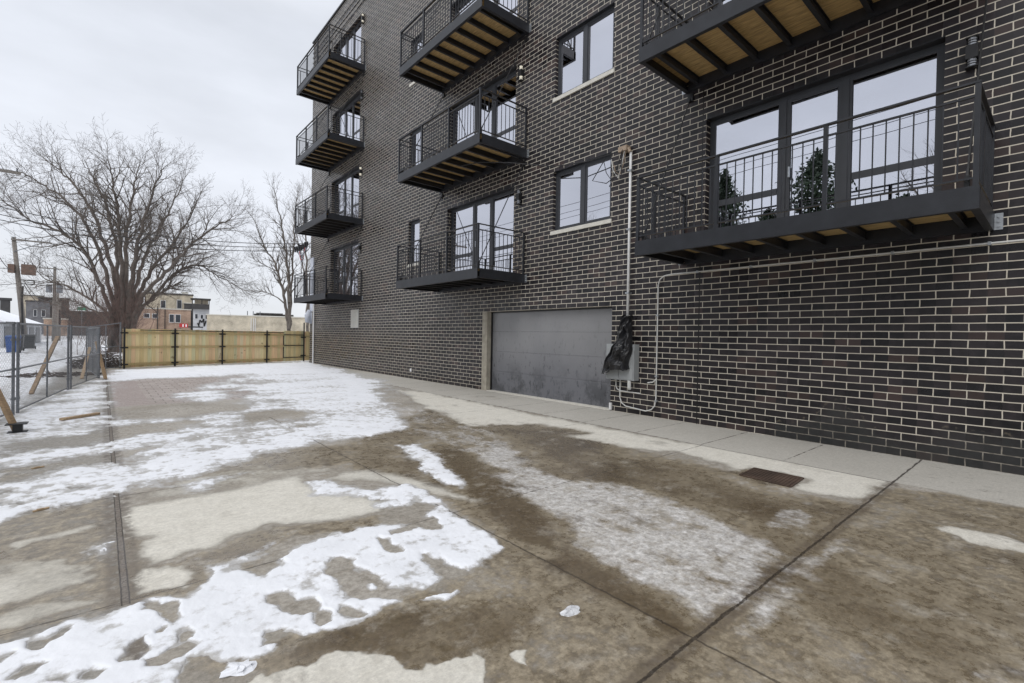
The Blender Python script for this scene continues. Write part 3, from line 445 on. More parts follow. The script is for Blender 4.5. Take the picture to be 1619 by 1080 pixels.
    halo=node_math(nt,'MAXIMUM',line(Y,1.16,.075,yard),line(X,-7.785,.11,upy)); halo=node_math(nt,'MULTIPLY',halo,node_step(nt,nx,.2,.7)); c=node_mix(nt,node_math(nt,'MULTIPLY',halo,.6),c,(.08,.06,.045))
    c=node_mix(nt,node_math(nt,'MULTIPLY',j,.9),c,(.035,.028,.022))
    sx=node_math(nt,'ABSOLUTE',node_math(nt,'SUBTRACT',node_math(nt,'MULTIPLY_ADD',wob,.25,X),-7.785)); sm=node_math(nt,'MULTIPLY',node_step(nt,sx,.022,.018),node_math(nt,'GREATER_THAN',Y,3.24))
    c=node_mix(nt,node_math(nt,'MULTIPLY',sm,.9),c,node_mix(nt,node_step(nt,nq,.1,.8),(.075,.06,.048),(.22,.19,.16))); c=node_mix(nt,node_math(nt,'MULTIPLY',node_math(nt,'MULTIPLY',sm,node_step(nt,sx,.011,.015)),.8),c,(.03,.025,.02))
    lk(nt,c,p.inputs['Base Color'])
    wet=node_math(nt,'MULTIPLY',w1,node_math(nt,'SUBTRACT',1,l1)); rg=node_math(nt,'MULTIPLY_ADD',wet,-.38,.80); rg=node_math(nt,'MULTIPLY_ADD',w2,-.14,rg); rg=node_math(nt,'ADD',rg,node_math(nt,'MULTIPLY_ADD',nm,.3,-.15)); rg=node_math(nt,'MULTIPLY_ADD',i1,-.25,rg,True); rg=node_math(nt,'SUBTRACT',rg,node_math(nt,'MULTIPLY',node_math(nt,'MULTIPLY',wet,node_step(nt,nx,.75,.15)),.22)); rg=node_math(nt,'MAXIMUM',rg,.13)
    lk(nt,rg,p.inputs['Roughness'])
    h=node_math(nt,'MULTIPLY_ADD',nf,.5,node_math(nt,'MULTIPLY',nv,.35)); h=node_math(nt,'ADD',h,node_math(nt,'MULTIPLY',broom,.25)); h=node_math(nt,'SUBTRACT',h,node_math(nt,'MULTIPLY',j,2.5)); h=node_math(nt,'MULTIPLY_ADD',i1,.5,h)
    bp=nd(nt,'ShaderNodeBump'); bp.inputs['Strength'].default_value=.5; bp.inputs['Distance'].default_value=.007; lk(nt,node_math(nt,'MULTIPLY_ADD',wet,-.35,.5),bp.inputs['Strength']); lk(nt,h,bp.inputs['Height']); lk(nt,bp.outputs[0],p.inputs['Normal'])
    return m
def snow_mat():
    m=mat('trodden_snow',(.84,.86,.90),.75,0,.05,2.5,.22,45,.3); nt=m.node_tree; p=nt.nodes['Principled BSDF']
    g=nd(nt,'ShaderNodeNewGeometry'); s=nd(nt,'ShaderNodeSeparateXYZ'); lk(nt,g.outputs['Position'],s.inputs[0])
    src=p.inputs['Base Color'].links[0].from_socket; n=node_noise(nt,g.outputs['Position'],9,6,.65)
    thin=node_step(nt,node_math(nt,'ADD',s.outputs[2],node_math(nt,'MULTIPLY_ADD',n,.040,-.020)),.0095,.0000); c=node_mix(nt,node_math(nt,'MULTIPLY',thin,.85),src,(.40,.385,.36)); lk(nt,c,p.inputs['Base Color']); return m
ground_sheets()
gm=mat('snowy_ground',(.55,.55,.56),.9,0,.35,.25)
MB().add([(-400,-300,-.03),(400,-300,-.03),(400,900,-.03),(-400,900,-.03)],[(0,1,2,3)]).build('ground',gm)['kind']='structure'
# ================================================================== BUILDING
B=empty('brick_apartment_building',(0,0,0),'dark glazed brick apartment block with steel balconies and a grey garage door','building')
Y0,Y1,ZT=-14.0,24.72,15.9; DEP=16.0
LV=[3.02,6.08,9.14,12.20]; BAL={'A':(18.42,[0,1,2,3]),'B':(8.72,[0,1,2]),'C':(.57,[0,1,2])}
DW0,DW1,DH=.47,3.55,2.27
ops=[]; doors=[]; wins=[]
for k,(y,ls) in BAL.items():
    for l in range(4): ops.append((y+DW0,y+DW1,LV[l],LV[l]+DH)); doors.append((k,l,y,LV[l]))
for l in range(4): ops.append((13.93,14.67,LV[l]+.84,LV[l]+2.3)); wins.append(('small',l,13.93,14.67,LV[l]+.84,LV[l]+2.3))
for l in range(4): ops.append((6.14,7.80,LV[l]+.90,LV[l]+2.28)); wins.append(('double',l,6.14,7.80,LV[l]+.90,LV[l]+2.28))
ops.append((6.05,10.42,-.01,2.135))
ys=sorted({Y0,Y1,*[o[0] for o in ops],*[o[1] for o in ops]}); zs=sorted({-.2,ZT,*[o[2] for o in ops if o[2]>0],*[o[3] for o in ops]}); 
mb=MB()
for i in range(len(ys)-1):
    for j in range(len(zs)-1):
        a,b,c,d=ys[i],ys[i+1],zs[j],zs[j+1]; my,mz=(a+b)/2,(c+d)/2
        if any(o[0]<my<o[1] and o[2]<mz<o[3] for o in ops): continue
        mb.add([(0,a,c),(0,b,c),(0,b,d),(0,a,d)],[(0,3,2,1)])
for a,b,c,d in ops:
    r=.26
    if c<0: c=-.2
    mb.add([(0,a,c),(0,a,d),(r,a,d),(r,a,c)],[(0,1,2,3)]); mb.add([(0,b,c),(0,b,d),(r,b,d),(r,b,c)],[(3,2,1,0)]); mb.add([(0,a,d),(0,b,d),(r,b,d),(r,a,d)],[(0,1,2,3)]); mb.add([(0,a,c),(0,b,c),(r,b,c),(r,a,c)],[(3,2,1,0)])
mb.add([(0,Y1,-.2),(DEP,Y1,-.2),(DEP,Y1,ZT),(0,Y1,ZT)],[(0,3,2,1)]); mb.add([(0,Y0,-.2),(DEP,Y0,-.2),(DEP,Y0,ZT),(0,Y0,ZT)],[(0,1,2,3)]); mb.add([(DEP,Y0,-.2),(DEP,Y1,-.2),(DEP,Y1,ZT),(DEP,Y0,ZT)],[(0,1,2,3)])
for z in (14.86,15.12,15.36): mb.box(-.022,-.001,Y0,Y1-.01,z,z+.09)
mb.build('wall','brick',B)
MB().add([(.02,Y0,ZT-.02),(DEP,Y0,ZT-.02),(DEP,Y1,ZT-.02),(.02,Y1,ZT-.02)],[(0,1,2,3)]).build('roof','dkroof',B)
MB().box(-.05,.3,Y0-.05,Y1+.05,ZT,ZT+.07).build('parapet_cap','black',B)
# --- windows and balcony doors
def frame_rect(mb,y0,y1,z0,z1,t,x0,x1):
    mb.box(x0,x1,y0,y0+t,z0,z1); mb.box(x0,x1,y1-t,y1,z0,z1); mb.box(x0,x1,y0+t,y1-t,z0,z0+t); mb.box(x0,x1,y0+t,y1-t,z1-t,z1)
def room(w,h,blind,seedn):
    mb=MB(); D=3.2; mb.add([(.27,-.3,-.02),(D,-.3,-.02),(D,w+.3,-.02),(.27,w+.3,-.02),(.27,-.3,h+.25),(D,-.3,h+.25),(D,w+.3,h+.25),(.27,w+.3,h+.25)],[(0,1,2,3),(7,6,5,4),(1,5,6,2),(0,4,5,1),(3,2,6,7)]); return mb
door_protos={}
def door_unit(parent,y,z,style):
    if style in door_protos:
        o=copy_tree(door_protos[style],parent); o.location=(0,y,z); return o
    W=DW1-DW0; f=MB(); x0,x1=.14,.205
    frame_rect(f,.003,W-.003,.003,DH-.003,.06,x0,x1); 
    for a,b in ((1.02,1.12),(1.84,1.94)): f.box(x0-.005,x1,a+.01,b-.01,.063,DH-.063)
    fr=f.build('balcony_door','frame',parent); fr.location=(0,y,z)
    pn=[(.063,1.02),(1.12,1.84),(1.94,W-.063)]
    s=MB()
    for k,(a,b) in enumerate(pn):
        frame_rect(s,a-.009 if k else a,b+.009 if k<2 else b,.063,DH-.063,.035 if k!=1 else .06,x0+.006,x1-.01)
        if k!=1: t=.035; s.box(x0+.012,x1-.01,a+t,b-t,.76,.86)
    s.build('sash','frame',fr)
    for k,(a,b) in enumerate(pn):
        if k!=1:
            MB().box(.162,.170,a+.035,b-.035,.098,.76).build('glass_pane','glass',fr); MB().box(.162,.170,a+.035,b-.035,.86,DH-.098).build('glass_pane','glass',fr)
        else: MB().box(.162,.170,a+.06,b-.06,.123,DH-.123).build('glass_pane','glass',fr)
    MB().box(.095,.131,1.78,1.80,.98,1.14).build('door_handle','galv',fr)
    room(W,DH,0,0).build('room','room',fr)
    if style!='plain':
        bl=MB(); lo={'half':1.0,'full':0,'left':1.75}[style]; yy=.07
        while yy<W-.1:
            if yy>=lo or style=='full': bl.add([(.28,yy,.02),(.305,yy+.085,.02),(.305,yy+.085,DH-.05),(.28,yy,DH-.05)],[(0,1,2,3)])
            yy+=.09
        bl.build('blind','blind',fr)
    door_protos[style]=fr; return fr
sty={('A',3):'full',('A',2):'full',('A',1):'full',('A',0):'half',('B',0):'plain',('B',1):'half',('B',2):'full',('B',3):'plain',('C',0):'plain',('C',1):'half',('C',2):'plain',('C',3):'plain'}
seen=lambda k,l: {'A':True,'B':l<3,'C':l<2}[k]
for k,l,y,z in doors:
    if seen(k,l): door_unit(B,y+DW0,z,sty[(k,l)])
    else: MB().box(.1,.15,y+DW0,y+DW1,z,z+DH).build('balcony_door','winglass',B)
def win_unit(y0,y1,z0,z1,dbl):
    f=MB(); frame_rect(f,.003,y1-y0-.003,.003,z1-z0-.003,.065,.085,.16); W=y1-y0; H=z1-z0
    if dbl: f.box(.08,.16,W/2-.055,W/2+.055,.068,H-.068)
    o=f.build('window','frame',B); o.location=(0,y0,z0)
    for a,b in (((.068,W/2-.055),(W/2+.055,W-.068)) if dbl else ((.068,W-.068),)):
        s=MB(); frame_rect(s,a,b,.068,H-.068,.03,.095,.15); s.build('sash','frame',o); MB().box(.12,.128,a+.03,b-.03,.098,H-.098).build('glass_pane','glass',o)
    r=MB(); D=2.5; r.add([(.27,-.3,-.4),(D,-.3,-.4),(D,W+.3,-.4),(.27,W+.3,-.4),(.27,-.3,H+.3),(D,-.3,H+.3),(D,W+.3,H+.3),(.27,W+.3,H+.3)],[(0,1,2,3),(7,6,5,4),(1,5,6,2),(0,4,5,1),(3,2,6,7)]); r.build('room','room',o)
    MB().box(-.035,.084,-.04,W+.04,-.085,-.003).build('sill','stone',o)
    return o
for t,l,a,b,c,d in wins:
    if (t=='small' and l<3) or (t=='double' and l<2): win_unit(a,b,c,d,t=='double')
    else: MB().box(.1,.15,a,b,c,d).build('window','winglass',B)
for a,b,c_,d in ops:
    if c_>0 and d<11.5: MB().box(-.003,.083 if b-a<2 else .136,a+.004,b-.004,d-.012,d-.002).build('lintel','steel',B)
# --- garage door
g=part_empty('garage_door',(0,6.05,0),B)
for i in range(4):
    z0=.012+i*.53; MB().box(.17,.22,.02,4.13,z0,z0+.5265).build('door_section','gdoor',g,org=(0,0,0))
MB().box(.13,.168,.0,.035,0,2.13).box(.13,.168,4.115,4.148,0,2.13).box(.12,.168,.036,4.114,2.095,2.132).build('weather_seal','black',g)
MB().box(.172,.215,.02,4.13,.0,.012).build('bottom_seal','rubber',g)
MB().box(-.004,.20,10.20,10.419,0,2.13).build('door_jamb','jamb',B)
MB().box(-.01,.24,6.06,10.19,-.05,.015).build('threshold','stone',B)
# --- balconies
def balcony():
    W=3.94; D=1.46; f=MB(); T=.215
    # front channel with flanges, side channels, wall ledger
    f.box(-D,-D+.012,0,W,-T,0); f.box(-D-.0,-D+.07,0,W,-T-.012,-T); f.box(-D+.012,-D+.07,0,W,-.012,0)
    for y in (0,W-.012): f.box(-D+.07,-.01,y,y+.012,-T,0)
    for y in (.012,W-.07): f.box(-D+.07,-.01,y,y+.058,-T,-T+.012)
    f.box(-.055,-.003,.07,W-.07,-T,-.035)
    o=f.build('balcony','steel',None)
    dk=MB(); n=10; bw=(D-.09)/n
    for i in range(n): x=-D+.072+i*bw; dk.box(x,x+bw-.006,.013,W-.013,-.034,-.003)
    dk.build('deck','wood',o)
    for i in range(8):
        y=.49*(i+.5)*W/3.92-.0
        MB().box(-D+.072,-.056,y-.004,y+.004,-.155,-.035).box(-D+.072,-.056,y-.03,y+.03,-.163,-.155).box(-D+.072,-.056,y-.03,y+.03,-.043,-.036).build('joist','steel',o)
    R=1.0; xf=-D+.03
    for y in (.03,1.32,2.63,W-.03): MB().box(xf-.022,xf+.022,y-.022,y+.022,0,R).build('post','steel',o)
    for y in (.03,W-.03):
        MB().box(-.06,-.02,y-.018,y+.018,0,R).build('post','steel',o)
        MB().box(-1.0,-.96,y-.016,y+.016,.1,R-.12).build('post','steel',o)
    rl=MB(); ex=xf
    rl.box(xf-.026,xf+.026,.008,W-.008,R,R+.02)
    for z0,z1 in ((R-.13,R-.11),(.07,.09)): rl.box(xf-.012,xf+.012,.05,W-.05,z0,z1)
    y=.05
    n=int((W-.1)/.115)
    for i in range(1,n): yy=.05+(W-.1)*i/n; rl.box(xf-.006,xf+.006,yy-.006,yy+.006,.09,R-.13)
    rl.build('front_railing','steel',o)
    for y in (.03,W-.03):
        r=MB(); r.box(xf+.026,-.02,y-.02,y+.02,R,R+.02)
        for z0,z1 in ((R-.13,R-.11),(.07,.09)): r.box(xf+.022,-.06,y-.011,y+.011,z0,z1)
        for i in range(1,11): xx=xf+(1.37)*i/11; r.box(xx-.006,xx+.006,y-.006,y+.006,.09,R-.13)
        r.build('side_railing','steel',o)
    for y in (.10,W-.10):
        t=MB(); t.tube([(-D+.13,y,.16),(-.03,y,2.72)],.011,6); t.tube([(-D+.10,y,.10),(-D+.16,y,.22)],.016,6); t.build('tie_rod','black',o)
        MB().box(-D+.07,-D+.13,y-.02,y+.02,-.01,.13).build('rod_bracket','black',o); MB().box(-.04,-.003,y-.05,y+.05,2.66,2.80).build('rod_bracket','black',o)
    for y in (-.075,W+.003):
        b=MB(); b.box(-.014,-.002,y,y+.072,-.21,-.02); 
        for z in (-.17,-.115,-.06): b.tube([(-.03,y+.036,z),(-.014,y+.036,z)],.014,6)
        b.build('bolt_plate','galv',o)
    return o
def sconce(lit):
    o=MB().box(-.105,-.003,-.055,.055,.09,.25).build('wall_lamp','black',None)
    for z0,z1 in ((.0,.09),(.25,.34)):
        MB().tube([(-.055,0,z0+.002),(-.055,0,z1-.002)],.04,10).build('lamp_glass','bulb' if lit else 'lampglass',o)
        c=MB(); c.box(-.105,-.003,-.055,.055,(z0-.012 if z0<.1 else z1),(z0 if z0<.1 else z1+.012))
        for zz in (z0+.03,z0+.058): c.tube([(-.055,0,zz-.004),(-.055,0,zz+.004)],.046,10)
        c.build('lamp_cap','black',o)
    return o
bp=balcony(); lp={False:sconce(False),True:sconce(True)}; first=True; used={False:False,True:False}
for k,(y,ls) in BAL.items():
    for l in ls:
        if not (k=='C' and l>2): 
            o=bp if first else copy_tree(bp,B)
            first=False; o.parent=B; o.location=(0,y,LV[l])
        lit=(k,l) in (('B',1),('A',3),('A',1)); s=lp[lit] if not used[lit] else copy_tree(lp[lit],B); used[lit]=True; s.parent=B; s.location=(0,y+.22,LV[l]+1.76)
MB().box(-.035,-.003,18.72,19.46,1.73,2.47).build('louvre_vent','pvc',B)
v=MB()
for i in range(14): v.box(-.047,-.036,18.76,19.42,1.77+i*.05,1.80+i*.05)
v.build('vent_slats','stone',B)
MB().tube([(-.06,24.0,.02),(-.06,24.0,2.95)],.035,8).build('downspout','white',B)
MB().box(-.05,-.003,24.18,24.60,2.55,5.2).build('cladding_strip','insul',B)
MB().tube([(-.14,24.5,2.0),(-.16,24.5,2.35),(-.1,24.5,2.62)],[.15,.16,.08],10).box(-.06,-.003,24.35,24.65,1.95,2.5).build('vent_hood','insul',B,smooth=True)
MB().box(-.03,-.003,14.29,14.38,.24,.34).build('outlet_cover','white',B)
MB().box(-.05,-.003,6.0,6.045,.02,.16).build('sensor_box','white',B)
# --- electric service on the wall
mbx=empty('electric_meter_box',(0,5.72,.66),'pale grey metal electric meter box beside the garage door, behind black plastic','meter box'); og=(0,5.72,.66)
MB().box(-.17,-.003,5.38,6.04,.66,1.36).build('cabinet','boxgrey',mbx,org=og)
MB().box(-.182,-.172,5.40,5.72,.68,1.34).box(-.182,-.172,5.735,6.02,.68,1.34).build('cabinet_door','boxgrey',mbx,org=og)
MB().tube([(-.14,5.5,.66),(-.14,5.5,.52),(-.12,5.5,.50)],.035,8).build('cable_gland','pvc',mbx,org=og)
cn=MB()
def arc(pts,r,mbb,n=8): mbb.tube(pts,r,n)
arc([(-.05,5.88,.66),(-.05,5.88,.52),(-.05,5.85,.46),(-.05,5.78,.43),(-.05,5.3,.42)],.011,cn); 
arc([(-.05,5.78,.66),(-.05,5.78,.30),(-.05,5.74,.2),(-.05,5.64,.14),(-.05,5.18,.10),(-.05,5.06,.14),(-.05,4.99,.22),(-.05,4.965,.36),(-.05,4.965,2.48),(-.05,4.93,2.58),(-.05,4.85,2.635),(-.05,4.7,2.655),(-.05,1.0,2.655),(-.05,-1.5,2.655)],.0115,cn)
arc([(-.05,4.97,.72),(-.05,5.04,.66),(-.05,5.15,.64)],.012,cn)
cn.build('thin_conduit','pvc',mbx,org=og)
for p in [(4.965,.76),(4.965,1.9),(4.965,.3)]: MB().box(-.068,-.003,p[0]-.025,p[0]+.025,p[1],p[1]+.03).build('conduit_strap','galv',mbx,org=og)
for y in (4.2,3.3,2.4,1.5,.6): MB().box(-.065,-.003,y-.015,y+.015,2.635,2.675).build('conduit_strap','galv',mbx,org=og)
mast=empty('service_mast',(-.06,5.62,1.8),'tall white pipe running up the wall above the meter box, frayed wires on top','pipe'); mo=(-.06,5.62,1.8)
MB().tube([(-.07,5.62,1.75),(-.07,5.62,5.12)],.025,10).build('pipe','white',mast,smooth=True,org=mo)
MB().box(-.11,-.003,5.58,5.66,2.35,2.38).box(-.11,-.003,5.58,5.66,3.6,3.63).box(-.11,-.003,5.58,5.66,4.75,4.78).build('pipe_strap','galv',mast,org=mo)
MB().box(-.16,-.02,5.66,5.86,5.16,5.26).tube([(-.09,5.62,5.12),(-.09,5.66,5.2),(-.09,5.74,5.2)],.035,8).build('weather_head','copper',mast,org=mo)
for k,(a,b,c) in enumerate([((5.7,5.16),(5.82,4.72),(5.98,4.95)),((5.72,5.16),(5.86,4.66),(6.05,5.08)),((5.76,5.16),(5.78,4.7),(5.9,4.86)),((5.74,5.18),(6.0,4.62),(6.25,5.12))]):
    pts=[(-.12-.02*k,a[0],a[1]),(-.13-.02*k,(a[0]*1.2+b[0]*.8)/2,(a[1]+b[1])/2-.03),(-.14,b[0],b[1]),(-.14,(b[0]+c[0])/2+.03,(b[1]+c[1])/2-.04),(-.12,c[0],c[1])]
    MB().tube(pts,.008,5).build('loose_wire',('copper','pvc','wire','wire')[k],mast,org=mo)
c=MB().tube([(-.1,5.8,5.2),(-.2,6.6,5.17),(-.4,7.4,5.22),(-.7,8.6,5.55),(-.9,9.4,5.72),(-.9,10.3,5.86)],.011,6).tube([(-.12,6.2,5.15),(-.16,6.5,4.75),(-.14,6.15,4.62),(-.1,6.02,4.7)],.010,5).build('service_cable','wire')
tag(c,'black service cable sagging along the wall to the underside of the middle balcony','cable')
def tarp():
    rows=34; cols=26; V=[]
    for i in range(rows+1):
        t=i/rows; z=1.92-t*1.08; w=.10+.17*min(1,t*1.15)**1.2; cy=5.60+.10*t+ (.04*math.sin(t*9)); 
        for j in range(cols+1):
            u=j/cols; a=math.pi*u; bulge=.09+.09*min(1,t*2)
            fold=.022*math.sin(u*19+t*7+2*math.sin(t*5))+.016*math.sin(u*37-t*13)+.03*(rng.random()-.5)*.5+.02*math.sin(t*26+u*8)
            y=cy-w*math.cos(a)*(1+.1*math.sin(t*12)); x=-.05-(bulge+fold*1.3)*math.sin(a)**.6-.14*min(1,max(0,(t-.3)*4))
            zz=z+.02*math.sin(u*11+t*3)
            if t>.72: zz-=(t-.72)*(.55*max(0,u-.55)*1.6-.35*max(0,.5-u)); y+=(t-.72)*.62*max(0,u-.35)
            V.append((x,y,zz))
    F=[(i*(cols+1)+j,i*(cols+1)+j+1,(i+1)*(cols+1)+j+1,(i+1)*(cols+1)+j) for i in range(rows) for j in range(cols)]
    o=MB().add(V,F).build('plastic_sheet','tarp',smooth=False); md=o.modifiers.new('s','SOLIDIFY'); md.thickness=.004
    tag(o,'crumpled black plastic sheet wrapped round the pipe and hanging over the grey meter box','plastic sheet')
tarp()
# ================================================================== WOODEN FENCE
def boards(p,q,h,z0=0.03,bw=.14,thick=.02,top=.0):
    p=np.array(p,float);q=np.array(q,float);L=np.linalg.norm(q-p);n=max(1,int(round(L/bw)));d=(q-p)/L; nn=np.array((d[1],-d[0])); mb=MB(); mb.col=[]
    tones=[(.82,.66,.36),(.86,.70,.42),(.74,.60,.32),(.76,.65,.37),(.82,.58,.34),(.86,.73,.48),(.70,.65,.39),(.78,.61,.31)]
    for i in range(n):
        a=p+d*(L*i/n+.003); b=p+d*(L*(i+1)/n-.003); hh=h+rng.uniform(-.012,.012)+top; o=len(mb.v); off=nn*rng.uniform(0,.006)
        pts=[a+off,b+off,b+off-nn*thick,a+off-nn*thick]; mb.add([(*x,z0+rng.uniform(0,.015)) for x in pts]+[(*x,hh) for x in pts],[(0,3,2,1),(4,5,6,7),(0,1,5,4),(1,2,6,5),(2,3,7,6),(3,0,4,7)])
        t=rng.choice(tones); k=rng.uniform(.85,1.12); mb.col+=[(t[0]*k,t[1]*k,t[2]*k,1)]*8
    return mb
FP=[(-7.29,23.26),(-5.62,24.14),(-3.81,24.78),(-1.85,25.33),(-1.0,25.6),(.11,26.02),(.9,26.3)]
fe=empty('wooden_fence',(-7.29,23.26,0),'new yellowish treated pine board fence with black steel posts at the back of the yard','fence')
og=(-7.29,23.26,0)
def rails(mb,p,q,zs_,off=.03):
    p=np.array(p);q=np.array(q);d=(q-p)/np.linalg.norm(q-p);nn=np.array((d[1],-d[0]))
    for z in zs_: mb.bar((*(p+nn*off),z),(*(q+nn*off),z),.04,.085)
    return mb
for i in range(4):
    p,q=FP[i],FP[i+1]; boards(p,q,1.52).build('board_panel','boards',fe,org=og)
    for zr in (.16,.80,1.36): m=rails(MB(),p,q,(zr,)); m.col=[(.52,.40,.20,1)]*len(m.v); m.build('rail','boards',fe,org=og)
for i,p in enumerate(FP[:4]):
    d=np.array(FP[i+1])-np.array(p);d/=np.linalg.norm(d);nn=np.array((d[1],-d[0])); c=np.array(p)+nn*.085
    pm=MB().tube([(*c,0),(*c,1.57)],.035,8); 
    for z in (.16,.80,1.36): pm.bar((*(c-d*.13),z),(*(c+d*.13),z),.03,.05)
    pm.build('post','black',fe,org=og)
m=MB()
for i in range(4):
    a,b=np.array(FP[i]),np.array(FP[i+1]); 
    if i==0: a=a+(b-a)*.3
    m.bar((*(a+np.array((.03,-.06))),1.475),(*(b+np.array((.03,-.06))),1.475),.03,.03)
m.build('top_rail','black',fe,org=og)
ga=empty('wooden_gate',(-1.0,25.6,0),'narrow pine gate in a black steel frame at the right end of the board fence','gate'); og=(-1.0,25.6,0)
p,q=np.array(FP[4]),np.array(FP[5]); boards(p,q,1.57).build('board_panel','boards',ga,org=og)
d=(q-p)/np.linalg.norm(q-p); nn=np.array((d[1],-d[0])); m=MB(); a=p+nn*.03;b=q+nn*.03
for z in (.22,.83,1.37): m.bar((*a,z),(*b,z),.03,.035)
m.bar((*a,.20),(*a,1.39),.035); m.build('gate_frame','black',ga,org=og)
MB().tube([(*b,0),(*b,2.02)],.035,8).build('gate_post','black',ga,org=og)
m=MB()
for z in (.3,1.25): m.bar((*(b-d*.18),z),(*(b+d*.1),z),.05,.06)
m.build('hinge','black',ga,org=og)
e1=empty('fence_infill',(.11,26.02,0),'short pine board infill between the gate and the brick corner','fence'); 
boards(FP[5],FP[6],1.56).build('board_panel','boards',e1,org=(.11,26.02,0)); mm=rails(MB(),FP[5],FP[6],(.25,1.3)); mm.col=[(.5,.4,.22,1)]*len(mm.v); mm.build('rail','boards',e1,org=(.11,26.02,0))
# ================================================================== CHAIN LINK PANELS
def panel(p,q,h0,h1,label,rail=True,group='temporary chain link fence panels'):
    p=np.array(p,float);q=np.array(q,float);L=np.linalg.norm(q-p);o=empty('chain_link_panel',(p[0],p[1],0),label,'fence panel',group,rz=math.atan2(q[1]-p[1],q[0]-p[0]))
    H=lambda x:h0+(h1-h0)*x/L
    for x in (0.0,L): MB().tube([(x,0,.01),(x,0,H(x)+.03)],.022,8).build('post','galvdk',o)
    MB().tube([(L*.5,0,.05),(L*.5,0,H(L/2))],.015,7).build('brace_post','galvdk',o)
    for a,b in ((.06,.06),(h0*.5,h1*.5),(h0,h1)): MB().tube([(0,0,a),(L,0,b)],.015,7).build('rail','galvdk',o)
    cl=MB(); 
    for x in (0,L):
        for z in (.25,.75,1.25): MB().tube([(x,0,z),(x,0,z+.035)],.034,8).build('clamp','galvdk',o)
    P=[];Q=[];s=.07; k=-int(2/s)
    hm=min(h0,h1)
    while k*s<L:
        for sg in (1,-1):
            x0=k*s if sg>0 else k*s+hm-.06; z0=.06; x1=x0+sg*(hm-.06); z1=hm
            # clip to [0,L]
            ta,tb=0.,1.
            dx=x1-x0
            for lo,hi in ((0,L),):
                t0=(lo-x0)/dx; t1=(hi-x0)/dx; ta=max(ta,min(t0,t1)); tb=min(tb,max(t0,t1))
            if tb-ta>.02: P.append((x0+dx*ta,.022+sg*.002,z0+(z1-z0)*ta)); Q.append((x0+dx*tb,.022+sg*.002,z0+(z1-z0)*tb))
        k+=1
    n=len(P); segs_mesh('wire_mesh',P,Q,np.full(n,.0017),np.full(n,.0017),'galvdk',o,3); return o
panel((-9.62,7.6),(-9.02,11.55),1.54,1.54,'nearest chain link panel, cut by the left edge of the photo')
panel((-8.80,12.9),(-8.97,11.62),1.54,1.54,'narrow chain link panel second from the left edge, beyond the leaning lumber brace') if False else None
panel((-9.0,11.62),(-8.76,13.2),1.54,1.54,'chain link panel between the nearest panel and the pair of posts in the middle') if False else None
panel((-8.98,11.70),(-8.50,15.55),1.54,1.53,'middle chain link panel with a lumber prop showing behind its mesh')
panel((-8.46,15.75),(-7.95,18.85),1.53,1.52,'third chain link panel, ending at the kink where two props stand')
panel((-8.25,22.3),(-7.98,18.95),1.50,1.52,'far chain link panel running away behind the kink towards the bins')
panel((-8.2,22.4),(-7.36,23.35),1.55,1.73,'last chain link panel rising to the black post of the board fence')
def lumber(p,q,name,label,cat='lumber',m='lumber',w=.075,h=.045,group=None):
    o=MB().bar(p,q,w,h).build(name,m,None,org=p); o.location=p; return tag(o,label,cat,group)
lumber((-8.80,9.62,.03),tuple(px_at(-55,515,6.6)),'lumber_brace','thick lumber brace leaning at the near panel, foot in a black metal base','wood brace')
b_=empty('brace_anchor',(-8.78,9.6,0),'small black metal anchor plate at the foot of the nearest brace','anchor')
MB().box(-.05,.05,-.05,.05,.0,.12).build('socket','black',b_); MB().box(-.12,.10,-.10,.10,.115,.127).build('plate','black',b_); MB().box(-.10,.10,-.08,.08,.003,.012).build('foot','black',b_)
lumber((-9.07,14.89,.02),(-8.70,15.9,1.28),'lumber_prop','lumber prop slanting behind the middle chain link panel','wood prop')
lumber((-7.80,18.66,.0),(-8.02,19.1,1.1),'lumber_prop','pale lumber prop on the yard side of the fence kink','wood prop')
lumber((-8.34,18.9,.0),(-8.2,21.4,.85),'lumber_prop','reddish lumber prop leaning behind the fence kink','wood prop',m='plank')
lumber((-8.37,10.37,.03),(-7.93,10.78,.03),'plank','short tan plank lying flat on the snow beside the fence','plank',m='plank',w=.08,h=.035)
lumber((-8.38,5.92,.012),(-8.22,6.04,.012),'wood_scrap','small broken wood scrap on wet concrete at the left edge','wood scrap',m='plank',w=.03,h=.02) if False else None
for i,(px_,py_,l) in enumerate([(52,810,'flat brown wood chip on the wet slab near the left edge'),(50,742,'pale wood chip on grey concrete between snow bands')]):
    t=(CAM[2])/(-(FWD+RIGHT*(px_-809.5)/FPX-UP*(py_-540)/FPX)[2]); P_=px_at(px_,py_,t); c=MB().bar((0,0,.006),(.09,.035,.009),.022,.010).bar((.02,.01,.014),(.06,.018,.015),.012,.006).build('wood_chip','plank'); c.location=(P_[0],P_[1],0); tag(c,l,'wood chip')
def chunk(loc,s,name,label,cat,m,seed):
    r=random.Random(seed); V=[];F=[]; n=13; rows=4
    for i in range(rows+1):
        a=i/rows*math.pi/2
        for k in range(n): rr=math.cos(a)*(1+.8*(r.random()-.5)); V.append((s*rr*math.cos(2*math.pi*k/n)*1.3,s*rr*math.sin(2*math.pi*k/n)*.8,s*.42*math.sin(a)*(1+.4*(r.random()-.5))))
    for i in range(rows):
        for k in range(n): F.append((i*n+k,i*n+(k+1)%n,(i+1)*n+(k+1)%n,(i+1)*n+k))
    o=MB().add(V,F).build(name,m); o.location=loc; tag(o,label,cat)
def gpt(px_,py_):
    d=FWD+RIGHT*(px_-809.5)/FPX-UP*(py_-540)/FPX; t=-CAM[2]/d[2]; return CAM+t*d
P_=gpt(903,967); chunk((P_[0],P_[1],0),.042,'ice_chunk','small broken clear ice chunk alone on the brown wet slab','ice','ice',3)
